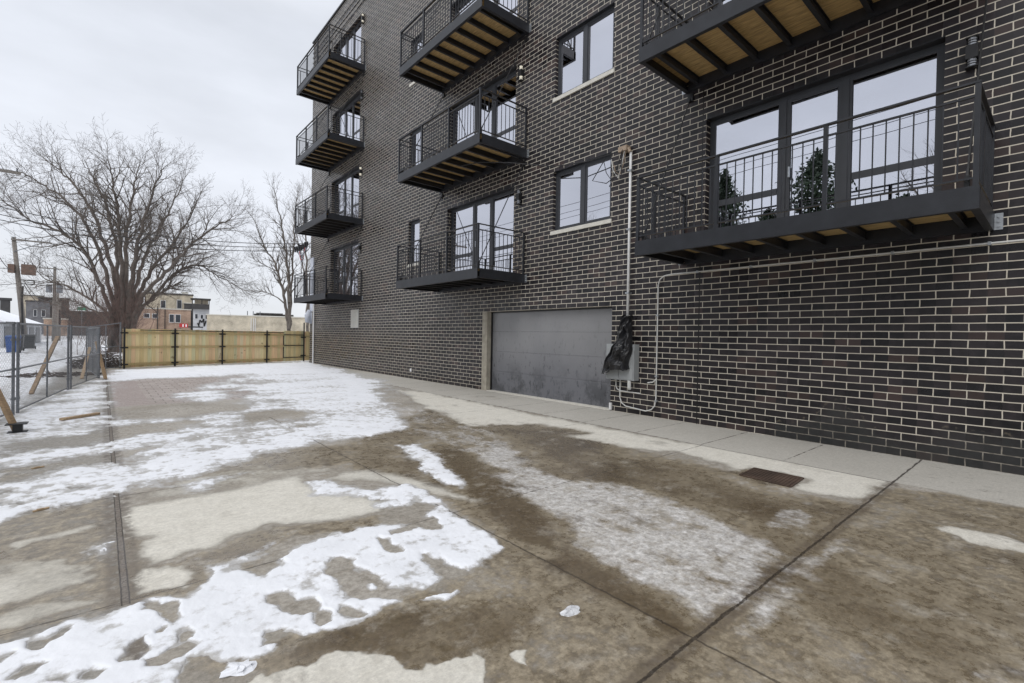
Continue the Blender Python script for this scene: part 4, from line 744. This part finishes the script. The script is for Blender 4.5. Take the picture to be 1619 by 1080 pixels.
P_=gpt(378,1060); chunk((P_[0],P_[1],0),.05,'snow_lump','lump of packed snow at the near edge of the snow','snow lump','snowroof',5)
P_=gpt(660,905) 
q4=[gpt(1170,752),gpt(1193,741),gpt(1270,757),gpt(1250,771)]; dc_=sum(q4)/4
dr=empty('drain_cover',(dc_[0],dc_[1],0),'dark rectangular drain cover set in the pale concrete near the wall','drain'); a0=q4[0]-dc_; a1=q4[3]-dc_; b0=q4[1]-dc_; b1=q4[2]-dc_
MB().add([(*a0[:2],.005),(*b0[:2],.005),(*b1[:2],.005),(*a1[:2],.005)],[(3,2,1,0)]).build('plate','debris',dr)
m_=MB()
for u_ in np.linspace(.06,.94,14): p_=a0+(a1-a0)*u_; p2_=b0+(b1-b0)*u_; m_.bar((*(p_+(p2_-p_)*.06)[:2],.009),(*(p_+(p2_-p_)*.94)[:2],.009),.012,.004)
m_.build('grating','debris',dr); m_=MB()
for p_,p2_ in ((a0,b0),(b0,b1),(b1,a1),(a1,a0)): m_.bar((*p_[:2],.008),(*p2_[:2],.008),.02,.01)
m_.build('rim','debris',dr)
# brush pile by the fence corner
def brush(name,center,rad,h,n,label,cat,m='debris',kind=None,lmin=.3,lmax=.9,r0=.012,up=.2,seed=1):
    r=np.random.default_rng(seed); c=np.array(center); a=r.uniform(0,2*math.pi,n); rr=rad*np.sqrt(r.random(n)); P=np.stack([c[0]+rr*np.cos(a),c[1]+rr*np.sin(a)*.7,c[2]+h*r.random(n)*(1-rr/rad*.7)],1)
    d=r.normal(size=(n,3)); d[:,2]=np.abs(d[:,2])*up; d/=np.linalg.norm(d,axis=1,keepdims=True); Q=P+d*r.uniform(lmin,lmax,n)[:,None]; o=segs_mesh(name,P,Q,np.full(n,r0),np.full(n,r0*.5),m,None,3)
    return tag(o,label,cat,None,kind)
brush('brush_pile',(-7.9,24.2,0),.9,.75,900,'dark tangle of dead leaves and sticks by the fence corner','brush pile',kind='stuff',lmin=.08,lmax=.3,r0=.014,seed=4)
brush('brush_litter',(-9.0,20.5,0),1.1,.12,220,'dark leaf litter scattered on snow behind the chain link','leaf litter',kind='stuff',lmin=.05,lmax=.2,r0=.02,seed=9)
# ================================================================== BARE TREES
def nz3(r): v=r.normal(size=3); return v/np.linalg.norm(v)
class Tree:
    def __init__(s,seed,maxn=60000): s.r=np.random.default_rng(seed); s.P=[];s.Q=[];s.a=[];s.b=[];s.maxn=maxn
    def seg(s,p,q,a,b): s.P.append(p);s.Q.append(q);s.a.append(a);s.b.append(b)
    def twig(s,p,d,L,r0,depth,up=.12,wob=.3,nch=5):
        n=max(3,int(L/.45)) if depth>1 else 3; st=L/n; r=s.r; q=p; dd=d; kids=[]
        for i in range(n):
            dd=dd+nz3(r)*wob+np.array((0,0,up*(.5 if depth>1 else 1))); dd/=np.linalg.norm(dd); q2=q+dd*st; ra=r0*(1-i/n*.75); rb=r0*(1-(i+1)/n*.75); s.seg(q,q2,ra,rb); 
            if depth>0 and i>=(1 if depth>2 else 0): kids.append((q2,dd,i/n,rb))
            q=q2
        if depth>0:
            for (kp,kd,t,kr) in kids:
                for _ in range(nch if depth==1 else (2 if r.random()<.75 else 1)):
                    if len(s.P)>s.maxn: return
                    ax=nz3(r); side=np.cross(kd,ax); side/=np.linalg.norm(side); ang=r.uniform(.5,1.0); nd_=kd*math.cos(ang)+side*math.sin(ang)
                    s.twig(kp,nd_,L*r.uniform(.38,.62)*(1-.35*t),kr*r.uniform(.45,.65),depth-1,up,wob,nch)
    def limb(s,pts,r0,r1,depth=3,L=None,nch=3,start=.3,up=.12,dens=1.):
        pts=[np.array(p,float) for p in pts]; # catmull-ish resample
        q=[]; n=6
        P=[2*pts[0]-pts[1]]+pts+[2*pts[-1]-pts[-2]]
        for i in range(1,len(P)-2):
            for k in range(n):
                t=k/n; a,b,c,d=P[i-1:i+3]; q.append(.5*((2*b)+(c-a)*t+(2*a-5*b+4*c-d)*t*t+(3*b-a-3*c+d)*t**3))
        q.append(pts[-1]); m=len(q); tot=sum(np.linalg.norm(q[i+1]-q[i]) for i in range(m-1)); L=L or tot*.42
        for i in range(1,m-1): q[i]=q[i]+nz3(s.r)*tot*.0055
        for i in range(m-1):
            a=r0+(r1-r0)*i/(m-1); b=r0+(r1-r0)*(i+1)/(m-1); s.seg(q[i],q[i+1],a,b)
            t=i/(m-1); d=q[i+1]-q[i]; d/=np.linalg.norm(d)
            if t>start:
                for _ in range(1+(s.r.random()<.5*dens)):
                    side=np.cross(d,nz3(s.r)); side/=np.linalg.norm(side); ang=s.r.uniform(.45,.95); dd=d*math.cos(ang)+side*math.sin(ang)
                    s.twig(q[i+1],dd,L*s.r.uniform(.5,1)*(1-.45*t),min(b*.6,.05),depth-1,up,.28,nch)
        s.twig(q[-1],d,L*.32,r1,depth-1,up,.3,nch)
    def build(s,name,trunk_m,label,cat,base,group=None,thr=.055):
        o=empty(name,tuple(base),label,cat,group); P=np.array(s.P)-base;Q=np.array(s.Q)-base;a=np.array(s.a);b=np.array(s.b); k=a>thr
        if k.any(): segs_mesh('trunk',P[k],Q[k],a[k],b[k],trunk_m,o,9)
        segs_mesh('crown',P[~k],Q[~k],np.maximum(a[~k],.0045),np.maximum(b[~k],.003),trunk_m,o,3); return o
# big spreading tree behind the fence: limbs grow from the base towards the crown's outline
T=Tree(3,150000); D0=31.
bs=px_at(190,562,D0); bs[2]=0
def tp(px_,py_,dd=0): return px_at(px_,py_,D0+dd)
limbs=[ # (start px, mid pts, end, r0, dd)
 ([(172,560),(176,500),(160,440),(133,375),(100,343),(45,318),(0,284)],0.168,0.029,-5),
 ([(176,560),(180,490),(168,420),(140,340),(105,285),(60,252),(30,232)],0.179,0.021,-2),
 ([(182,560),(185,480),(176,400),(150,320),(120,262),(92,228),(70,210)],0.190,0.021,1),
 ([(188,560),(188,470),(184,380),(170,300),(150,250),(130,215)],0.202,0.021,4),
 ([(192,560),(194,460),(190,370),(185,300),(176,245),(170,205)],0.202,0.021,-3),
 ([(196,560),(200,460),(200,370),(206,300),(215,250),(222,210)],0.213,0.021,3),
 ([(200,560),(205,470),(214,390),(228,320),(245,262),(262,222)],0.202,0.021,-2),
 ([(204,560),(210,470),(226,400),(250,340),(275,290),(296,240)],0.190,0.021,5),
 ([(206,560),(212,480),(235,420),(268,370),(300,320),(322,268)],0.190,0.021,0),
 ([(208,560),(216,480),(240,440),(275,400),(310,358),(345,330),(372,312)],0.190,0.021,-4),
 ([(210,560),(218,490),(245,455),(285,410),(318,400),(352,420),(385,440)],0.157,0.017,2),
 ([(210,560),(216,490),(240,462),(262,445),(280,434)],0.140,0.055,0),
 ([(186,560),(180,500),(150,470),(110,440),(70,425),(48,400)],0.134,0.017,0),
 ([(180,560),(172,505),(140,478),(105,462),(80,470)],0.112,0.017,3),
 ([(198,560),(202,480),(208,430),(222,370),(240,330),(236,280)],0.168,0.017,6)]
for pts,r0,r1,dd in limbs:
    n=len(pts); T.limb([tp(192+(x-192)*.97,560+(y-560)*.875,dd*(i/(n-1))) for i,(x,y) in enumerate(pts)],r0*.85,r1,3,L=3.7 if len(pts)>5 else 2.4,nch=2,start=.34,up=.06,dens=.9)
T.build('bare_tree','bark','huge bare many-stemmed tree spreading behind the board fence','tree',bs)
# slender tree by the building
T=Tree(8,9000); D0=33.; bs=px_at(456,562,D0); bs[2]=0
for pts,r0,r1,dd in [([(457,562),(455,510),(447,460),(436,420),(418,390),(400,345)],.13,.02,1),([(457,562),(458,500),(456,440),(452,400),(444,350),(432,298)],.13,.02,-1),([(458,500),(462,440),(464,390),(466,340),(470,310)],.08,.015,1),([(450,480),(438,470),(420,462),(400,460)],.05,.012,0),([(455,470),(470,450),(482,430),(492,420)],.05,.012,0),([(440,430),(420,420),(404,412)],.04,.01,0)]:
    T.limb([tp(x,y,dd*i/(len(pts)-1)) for i,(x,y) in enumerate(pts)],r0,r1,2,L=2.3,nch=4,start=.3,up=.16)
T.build('bare_tree','bark2','slender forked bare tree just left of the apartment block','tree',bs,thr=.04)
T=Tree(12,5000); D0=44.; bs=px_at(486,550,D0); bs[2]=0
for pts,r0,r1,dd in [([(486,550),(486,480),(484,400),(480,350),(478,310)],.14,.02,1),([(486,520),(492,420),(494,360),(496,310)],.1,.02,1),([(486,450),(474,400),(468,360)],.08,.015,0)]:
    T.limb([tp(x,y,dd) for x,y in pts],r0,r1,2,L=3.4,nch=4,start=.4,up=.25)
T.build('bare_tree','bark2','faint bare treetop showing behind the far balconies','tree',bs,thr=.05)
def scrub(px_,py_,dist,w,h,n,seed,label,name='bare_shrub',m='twig'):
    T=Tree(seed,n); c=px_at(px_,py_,dist); c[2]=0
    for k in range(18):
        b=c+np.array((T.r.uniform(-w,w),T.r.uniform(-w,w),0)); T.twig(b,np.array((T.r.normal()*.35,T.r.normal()*.35,1.)),h*T.r.uniform(.6,1.),.016,2,.1,.25,4)
    return T.build(name,m,label,'shrub',c)
scrub(172,560,29,1.6,5.4,6000,21,'reddish leafless brush around the foot of the huge bare tree')
scrub(148,548,46,2.4,5.0,5000,22,'grey leafless thicket farther down the alley left of the huge tree')
scrub(120,543,80,3.5,7.5,4000,23,'distant bare thicket beside the last alley pole',m='bark')
# ================================================================== UTILITY POLES
def cyl(p,q,r0,r1=None,n=12): return MB().tube([p,q],[r0,r1 if r1 else r0],n)
def pole_at(base,H,lean,label):
    o=empty('utility_pole',tuple(base),label,'utility pole','utility poles along the alley'); cyl((0,0,0),(lean,0,H),.19,.13).build('pole','pole',o,smooth=True); return o
def crossarm(o,x,z,w,both=True,off=0):
    MB().box(x-w/2+off,x+w/2+off,-.2,-.1,z,z+.11).build('crossarm','pole',o)
    m=MB(); m.bar((x+off*1.6,-.15,z),(x,-.15,z-.9),.03,.05); m.build('arm_brace','galvdk',o)
    for k in range(4):
        xx=x+off-w/2+.12+k*(w-.24)/3; MB().tube([(xx,-.15,z+.11),(xx,-.15,z+.17),(xx,-.15,z+.19),(xx,-.15,z+.26)],[.02,.045,.03,.04],8).build('insulator','galvdk',o)
p1=pole_at((-12.5,54.,0),8.6,-.70,'leaning grey wooden utility pole with rusty boxes, first one visible in the alley')
crossarm(p1,-.68,8.35,2.3,off=1.0)
MB().box(-.98,-.62,-.4,.2,5.8,6.45).build('equipment_box','rust',p1); MB().box(-.25,.55,-.4,.3,5.72,6.5).box(-.2,.5,-.2,.1,6.5,6.53).build('equipment_box','rust',p1)
for x in (-.1,.1,.35): MB().tube([(x,0,6.5),(x,0,6.62),(x,0,6.7)],[.02,.04,.02],8).build('bushing','galvdk',p1)
MB().box(-.4,.5,-.05,.05,5.25,5.33).box(-.4,.5,-.05,.05,4.95,5.02).box(.42,.5,-.05,.05,4.95,5.33).build('bracket_arm','black',p1)
MB().tube([(-.12,-.2,1),(-.2,-.22,3.5),(-.15,-.2,4.8)],.06,8).build('riser_cable','rubber',p1)
p2=pole_at((-12.1,76.,0),8.6,0.05,'straight distant utility pole with a pair of grey transformers'); crossarm(p2,.05,8.3,2.0,off=-.3)
for x in (-.42,.48): cyl((x,-.1,5.6),(x,-.1,6.5),.27,.27,14).build('transformer','galvdk',p2,smooth=False)
MB().box(-.8,.5,-.1,-.02,7.4,7.48).build('crossarm','pole',p2)
p3=pole_at((-12.6,92.,0),8.2,0,'thin far utility pole just right of the transformer pole'); crossarm(p3,0,8.0,1.4)
p4=pole_at((-11.9,80.,0),4.7,0.1,'short brownish utility pole below the wires'); MB().tube([(.1,-.2,2.0),(.1,-.2,3.8)],.09,8).build('riser_cable','rubber',p4)
p0=pole_at((-12.2,30.9,0),9.0,0,'near pole whose crossarm tip enters at the left edge'); crossarm(p0,0,8.35,2.7,off=.15)
# wires
def wire(a,b,sag,r,label,n=20,group='overhead wires along the alley'):
    a=np.array(a,float);b=np.array(b,float); pts=[a+(b-a)*i/n-np.array((0,0,4*sag*(i/n)*(1-i/n))) for i in range(n+1)]
    o=MB().tube([p-a for p in pts],r,5).build('power_line','wire'); o.location=a; return tag(o,label,'wire',group)
L0=px_at(-40,318,20); 
for k,(py0,z1) in enumerate([(312,5.95),(325,5.80),(334,5.62)]):
    wire(px_at(-60,py0,19),(-.1,24.75,z1),.55,.016,['topmost of the three service cables running to the brick corner','middle one of the three service cables to the brick corner','lowest of the three service cables to the brick corner'][k],28,'service cables to the building corner')
wl=None
for x,z,q in ((-13.2,8.6,'left'),(-12.3,8.6,'middle'),(-11.2,8.6,'right')): wire((x+.6,54,8.5),(x+.4,76,8.45),.4,.011,q+' thin top wire from leaning pole to transformer pole'); wire((x-.6,-30,10.8),(x-.1,30.9,8.6),.35,.012,q+' top wire overhead the alley, seen only in window reflections'); wire((x-.1,30.9,8.6),(x+.6,54,8.5),.4,.012,q+' thin top wire from crossarm at left edge to leaning pole')
wire((-12.2,-30,7.3),(-12.2,30.9,7.2),.5,.022,'thick lower cable on the alley pole line'); wire((-12.2,30.9,7.2),(-13.1,54,5.9),.8,.022,'thick lower cable dipping to the rusty box pole')
wire((-12.6,54,5.2),(-12.1,76,4.9),.8,.028,'upper sagging dark cable between the first two far poles'); wire((-12.6,54,4.9),(-12.1,76,4.3),.9,.028,'lower sagging dark cable between the first two far poles')
wire((-22,44,5.6),(-12.9,54,5.0),.9,.02,'drooping house cable left of the leaning pole'); wire((-24,46,6.6),(-12.9,54,6.2),.7,.016,'upper house cable left of the leaning pole')
wire((-12.9,54,8.0),(-5,66,4.2),.5,.016,'cable falling from the leaning pole to the right into the trees')
# wire bundle at the building corner
wb=empty('service_wire_bundle',(-.1,24.6,5.8),'tangle of black connectors and red wires hanging at the brick corner','wires'); og=np.array((-.1,24.6,5.8))
for k in range(7):
    y=24.35+.28*k; MB().tube([(-.25-.02*k,y+.1,5.95+.05*math.sin(k*2)),(-.28,y+.12,5.66)],.05,8).build('connector','rubber',wb,org=og)
for k in range(8):
    a0=24.2+.1*k; b0=26.1-.12*k; dp=.30+.07*k; pts=[(-.3+.02*math.sin(i+k),a0+(b0-a0)*i/10,5.72-dp*math.sin(math.pi*i/10)+.03*math.sin(i*2+k)) for i in range(11)]
    MB().tube(pts,.014,5).build('loose_wire','red' if k==4 else ('wire' if k%3 else 'insul'),wb,org=og)
MB().tube([(-.2,24.6,6.0),(-.2,26.3,5.95)],.03,6).build('bracket','galvdk',wb,org=og)
# ================================================================== BACKGROUND BUILDINGS
def frame_at(px_,dist,name,label,cat,ground=0.):
    c=px_at(px_,520,dist); o=empty(name,(c[0],c[1],ground),label,cat,rz=-(.7108+math.atan((px_-809.5)/FPX))); return o   # local x = image right, local y = away
def S_(p,t): return .8*p*t/FPX
def up_(py_,px_,t): return px_at(px_,py_,t)[2]
def win(mb,x0,x1,z0,z1,y): mb.box(x0,x1,y-.06,y-.005,z0,z1)
def far_windows(o,lst,y=0):
    for x0,x1,z0,z1 in lst:
        w_=MB().box(x0-.08,x1+.08,y-.05,y-.004,z0-.08,z1+.08).build('window','white',o); MB().box(x0,x1,y-.07,y-.052,z0,z1).build('pane','winglass',w_)
t=88
o=frame_at(258,t,'brick_flats','orange-tan brick flats with two dark windows, left of the white porch house','building')
hw=S_(45,t); z1=up_(489,258,t); MB().box(-hw,hw,0,10,0,z1).build('wall','tanbrick',o); MB().box(-hw-.1,hw+.1,-.1,10.1,z1,z1+.18).build('parapet_cap','stone',o)
far_windows(o,[(S_(10,t),S_(17,t),up_(509,258,t),up_(497,258,t)),(S_(20,t),S_(27.5,t),up_(509,258,t),up_(497,258,t)),(S_(-17,t),S_(-9,t),up_(503,258,t),up_(497,258,t)),(S_(-30,t),S_(-22,t),up_(503,258,t),up_(497,258,t))])
MB().box(S_(-10,t),S_(-8.6,t),-.3,-.1,0,z1+.5).box(S_(2,t),S_(3.4,t),-.3,-.1,0,z1).build('downspout','black',o)
o=frame_at(268,100,'brick_upper_block','dull brown brick block rising behind the orange-tan flats','building'); t=100; hw=S_(38,t); z1=up_(466,268,t)
MB().box(-hw,hw,0,9,0,z1).build('wall','beigebrick',o); MB().box(-hw-.1,hw+.1,-.1,9.1,z1,z1+.3).build('parapet_cap','dkroof',o); MB().box(S_(-30,t),S_(-24,t),1,2,z1,z1+1.0).box(S_(20,t),S_(30,t),1,3,z1,z1+.8).build('roof_box','stone',o)
far_windows(o,[(S_(12,t),S_(19,t),up_(487,268,t),up_(474,268,t)),(S_(-14,t),S_(-7,t),up_(487,268,t),up_(476,268,t))])
t=88
o=frame_at(318,t,'white_porch_house','small white-fronted house with a dark roofed balcony on top, beside tan flats','house'); hw=S_(13.5,t); z1=up_(489,318,t)
MB().box(-hw,hw,0,8,0,z1).build('wall','concrete_far',o); MB().box(-hw-S_(3,t),hw,-.9,-.01,z1,z1+.15).build('porch_floor','dkroof',o)
z2=up_(474,318,t); m=MB()
for x in (-hw-.2,0,hw-.15): m.box(x,x+.15,-.85,-.7,z1+.15,z2)
m.build('porch_post','black',o); r=MB(); r.box(-hw-.2,hw,-.88,-.8,z1+.15,z1+.9); r.build('porch_railing','dkroof',o); MB().box(-hw-.4,hw+.2,-1.0,3,z2,z2+.2).build('porch_roof','dkroof',o); MB().box(-hw+.2,hw-.2,.8,6,z1,z2).build('upper_wall','beigebrick',o)
far_windows(o,[(S_(-10,t),S_(-6,t),up_(504,318,t),up_(497,318,t)),(S_(-1,t),S_(3,t),up_(504,318,t),up_(498,318,t)),(S_(7,t),S_(11,t),up_(504,318,t),up_(498,318,t))])
m=MB()
for k,(a,b) in enumerate([((-4,514),(-2,506)),((-2,506),(1,510)),((1,510),(4,504)),((4,504),(5,516)),((5,516),(8,507)),((-6,511),(-3,517))]): m.bar((S_(a[0],t),-.02,up_(a[1],318,t)),(S_(b[0],t),-.02,up_(b[1],318,t)),.12,.2)
m.build('wall_scrawl','black',o)
o=frame_at(300,97,'dark_stair_block','narrow dark gap block between tan flats and white house','building'); MB().box(-1.0,1.1,0,5,0,up_(480,300,97)).build('wall','dkroof',o)
MB().box(-1.15,1.25,-.1,5.1,up_(480,300,97),up_(480,300,97)+.15).build('roof','stone',o)
t=76; o=frame_at(412,t,'long_low_building','long low beige building with clutter on its roof behind the board fence','building'); hw=S_(90,t); z1=up_(500.5,412,t)
MB().box(-hw,hw+3,0,12,0,z1).build('wall','beigebrick',o); MB().box(-hw-.1,hw+3.1,-.12,.2,z1,z1+.14).build('parapet_cap','stone',o)
m=MB(); zz=z1+.14
m.box(S_(-12,t),S_(60,t),1.5,3.5,zz,zz+.35); m.box(S_(-8,t),S_(40,t),1.2,1.4,zz+.35,zz+.5); m.build('roof_clutter','dkroof',o)
m=MB()
for x in (-24,-14,-2): m.box(S_(x,t),S_(x+1.5,t),1,1.2,zz,zz+.7)
m.build('vent_pipe','galvdk',o)
m=MB()
for x in (-17,-13,-10): m.box(S_(x,t),S_(x+1,t),-.16,-.05,0,z1-.3)
m.build('downspout','white',o)
o=frame_at(302,70,'red_sign_board','red and white board on a dark bar behind the board fence','sign'); t=70
MB().box(S_(-19,t),S_(-5,t),0,.1,up_(518,302,t),up_(512,302,t)).build('board','red',o); MB().box(S_(-5,t),S_(20,t),0,.1,up_(518,302,t),up_(516,302,t)).build('bar','black',o); MB().box(S_(-14,t),S_(-12,t),-.02,-.003,up_(517,302,t),up_(513,302,t)).box(S_(-9,t),S_(-7,t),-.02,-.003,up_(517,302,t),up_(513,302,t)).build('white_mark','white',o); MB().box(S_(-18,t),S_(-17.5,t),.03,.08,0,up_(518,302,t)).box(S_(18,t),S_(18.5,t),.03,.08,0,up_(518,302,t)).build('post','black',o)
# alley end
def block(px_,t,w,py_,name,label,m,d=8,wins=(),cap='dkroof'):
    o=frame_at(px_,t,name,label,'building'); hw=S_(w/2,t); z1=up_(py_,px_,t); MB().box(-hw,hw,0,d,0,z1).build('wall',m,o); MB().box(-hw-.15,hw+.15,-.15,d+.15,z1,z1+.25).build('roof_edge',cap,o); far_windows(o,[(S_(a,t),S_(b,t),up_(c,px_,t),up_(d_,px_,t)) for a,b,c,d_ in wins]); return o
block(60,120,34,477,'grey_siding_house','dull grey-sided house at the far end of the alley','siding',wins=[(-6,-2,500,490),(5,10,500,490)])
block(85,128,44,472,'dark_brick_block','dark flat-roofed block at the end of the alley behind poles','dkroof')
block(52,140,30,468,'tan_far_house','tan house behind grey siding house at alley end','beigebrick',wins=[(2,8,498,490)])
block(88,100,34,505,'red_brick_garage','low reddish brick garage at the end of the alley','tanbrick',d=5,cap='stone')
block(140,112,70,494,'dim_far_row','low dim building showing through the thicket past the poles','dkroof')
block(8,62,14,474,'dark_chimney_house','dark narrow house above the snowy garage roof at left edge','dkroof',d=3)
# garage with a snow covered roof
t=46; o=frame_at(30,t,'snow_roof_garage','long white garage with snow on its roof at the left edge','garage')
o.rotation_euler[2]=math.radians(-2)
c=px_at(57,520,t); o.location=(c[0],c[1],0); z1=up_(512,57,t)
MB().box(-7,-.25,-14,6,0,z1).build('wall','concrete_far',o)
V=[(-7.4,-14.4,z1),(.0,-14.4,z1),(.0,6.4,z1),(-7.4,6.4,z1),(-3.7,-14.4,z1+1.55),(-3.7,6.4,z1+1.55)]
MB().add(V,[(0,1,4),(1,2,5,4),(2,3,5),(3,0,4,5),(0,3,2,1)]).build('roof','snowroof',o)
m=MB().box(.0,.03,-14.4,6.4,z1-.12,z1+.02); m.build('eave_board','dkroof',o)
for k in range(5): 
    y=-13.2+k*3.8; d_=MB().box(-.25,-.20,y,y+2.6,0.02,z1-.35).build('garage_door','galvdk',o)
# wheelie bins
def bin_(m,label,x,y,first=[None]):
    o=empty('wheelie_bin',(x,y,0),label,'bin','bins standing by the alley garage')
    b=MB(); b.add([(-.24,-.28,.05),(.24,-.28,.05),(.24,.24,.05),(-.24,.24,.05),(-.30,-.36,.92),(.30,-.36,.92),(.30,.34,.92),(-.30,.34,.92)],[(0,3,2,1),(4,5,6,7),(0,1,5,4),(1,2,6,5),(2,3,7,6),(3,0,4,7)]); b.build('body',m,o)
    l=MB(); l.add([(-.32,-.39,.925),(.32,-.39,.925),(.32,.40,.925),(-.32,.40,.925),(-.28,-.33,1.0),(.28,-.33,1.0),(.28,.36,1.04),(-.28,.36,1.04)],[(0,3,2,1),(4,5,6,7),(0,1,5,4),(1,2,6,5),(2,3,7,6),(3,0,4,7)]); l.build('lid',m,o)
    for s in (-.27,.27): MB().tube([(s-.03,.3,.12),(s+.03,.3,.12)],.12,12).build('wheel','rubber',o)
    MB().tube([(-.28,.42,.93),(.28,.42,.93)],.018,6).build('handle',m,o)
for m,l,x,y in (('blueplastic','blue wheelie bin seen through the nearest chain link panel',-11.85,40.4),('darkplastic','black wheelie bin left of the blue one at the left edge',-12.75,40.2),('darkplastic','black wheelie bin just behind the blue one',-12.0,43.8),('darkplastic','black wheelie bin close to the leaning pole',-11.75,47.5)):
    bin_(m,l,x,y)
sg=empty('street_sign',(-10.2,96,0),'tiny green sign on a post at the alley end','sign'); MB().tube([(0,0,0),(0,0,5.4)],.05,6).build('post','galvdk',sg); MB().box(-.5,.5,-.08,-.03,4.3,4.8).build('plate','greenpaint',sg)
# ================================================================== ACROSS THE ALLEY (seen reflected in the windows)
def conifer(x,y,h,w,seed,label):
    r=np.random.default_rng(seed); o=empty('evergreen_tree',(x,y,0),label,'tree','evergreens across the alley'); cyl((0,0,0),(0,0,h*.9),.13,.03,8).build('trunk','bark',o)
    n=6500; t=r.random(n)**.85; z=.8+t*(h-.8); R_=w*np.sqrt(np.clip(1-t**3,0,1))*(.62+.5*np.sin(t*23+seed)*r.random(n)+.1*np.sin(t*61)); a=r.uniform(0,2*math.pi,n); rr=R_*np.sqrt(r.random(n)); lob=1+.25*np.sin(a*5+z*2.3)
    c=np.stack([rr*lob*np.cos(a),rr*lob*np.sin(a),z+.25*r.normal(size=n)*.6],1); d1=r.normal(size=(n,3)); d1/=np.linalg.norm(d1,axis=1,keepdims=True); d2=np.cross(d1,r.normal(size=(n,3))); d2/=np.linalg.norm(d2,axis=1,keepdims=True); s=.11
    V=np.stack([c-d1*s,c+d2*s*.5,c+d1*s,c-d2*s*.5],1).reshape(-1,3); F=np.arange(4*n).reshape(-1,4); fast_mesh('crown',V,F,'ever',o)
conifer(-16,7.4,9.9,2.3,1,'pointed dark evergreen reflected in the middle glass of the nearest balcony door'); conifer(-16.5,11.8,10.2,1.6,2,'taller evergreen reflected in the left glass of the nearest balcony door'); conifer(-16.2,9.5,7.6,1.9,3,'lower evergreen between the two tall reflected ones'); conifer(-17,4.4,7.4,1.8,4,'short bushy evergreen reflected low in the right glass')
for k,(y,w_,h) in enumerate([(15,7,4.2),(-4,6,4.0)]):
    o=empty('gable_garage',(-19,y,0),['gabled grey garage across the alley beyond the evergreens','gabled grey garage across the alley behind the viewer'][k],'garage'); MB().box(-3,3,-w_/2,w_/2,0,2.6).build('wall','concrete_far',o)
    MB().add([(-3.3,-w_/2-.3,2.6),(3.3,-w_/2-.3,2.6),(3.3,w_/2+.3,2.6),(-3.3,w_/2+.3,2.6),(-3.3,0,h),(3.3,0,h)],[(0,1,5,4),(1,2,5),(2,3,4,5),(3,0,4),(0,3,2,1)]).build('roof','snowroof',o); MB().box(3,3.04,-1.4,1.4,.02,2.2).build('door','galvdk',o)
for k,(x,y,H,sd) in enumerate([(-26,24,11,31),(-30,3,12,32)]):
    T=Tree(sd,5000); c=np.array((x,y,0.))
    for a in range(6):
        an=a*1.05+sd; T.limb([c,c+np.array((.2*math.cos(an),.2*math.sin(an),H*.25)),c+np.array((1.5*math.cos(an),1.5*math.sin(an),H*.6)),c+np.array((3.5*math.cos(an),3.5*math.sin(an),H*.95))],.22,.04,2,L=3.6,nch=4,start=.3)
    T.build('bare_tree','bark2',['bare tree in the yards across the alley, beyond the evergreens','bare tree in the yards across the alley, behind the viewer'][k],'tree',c)
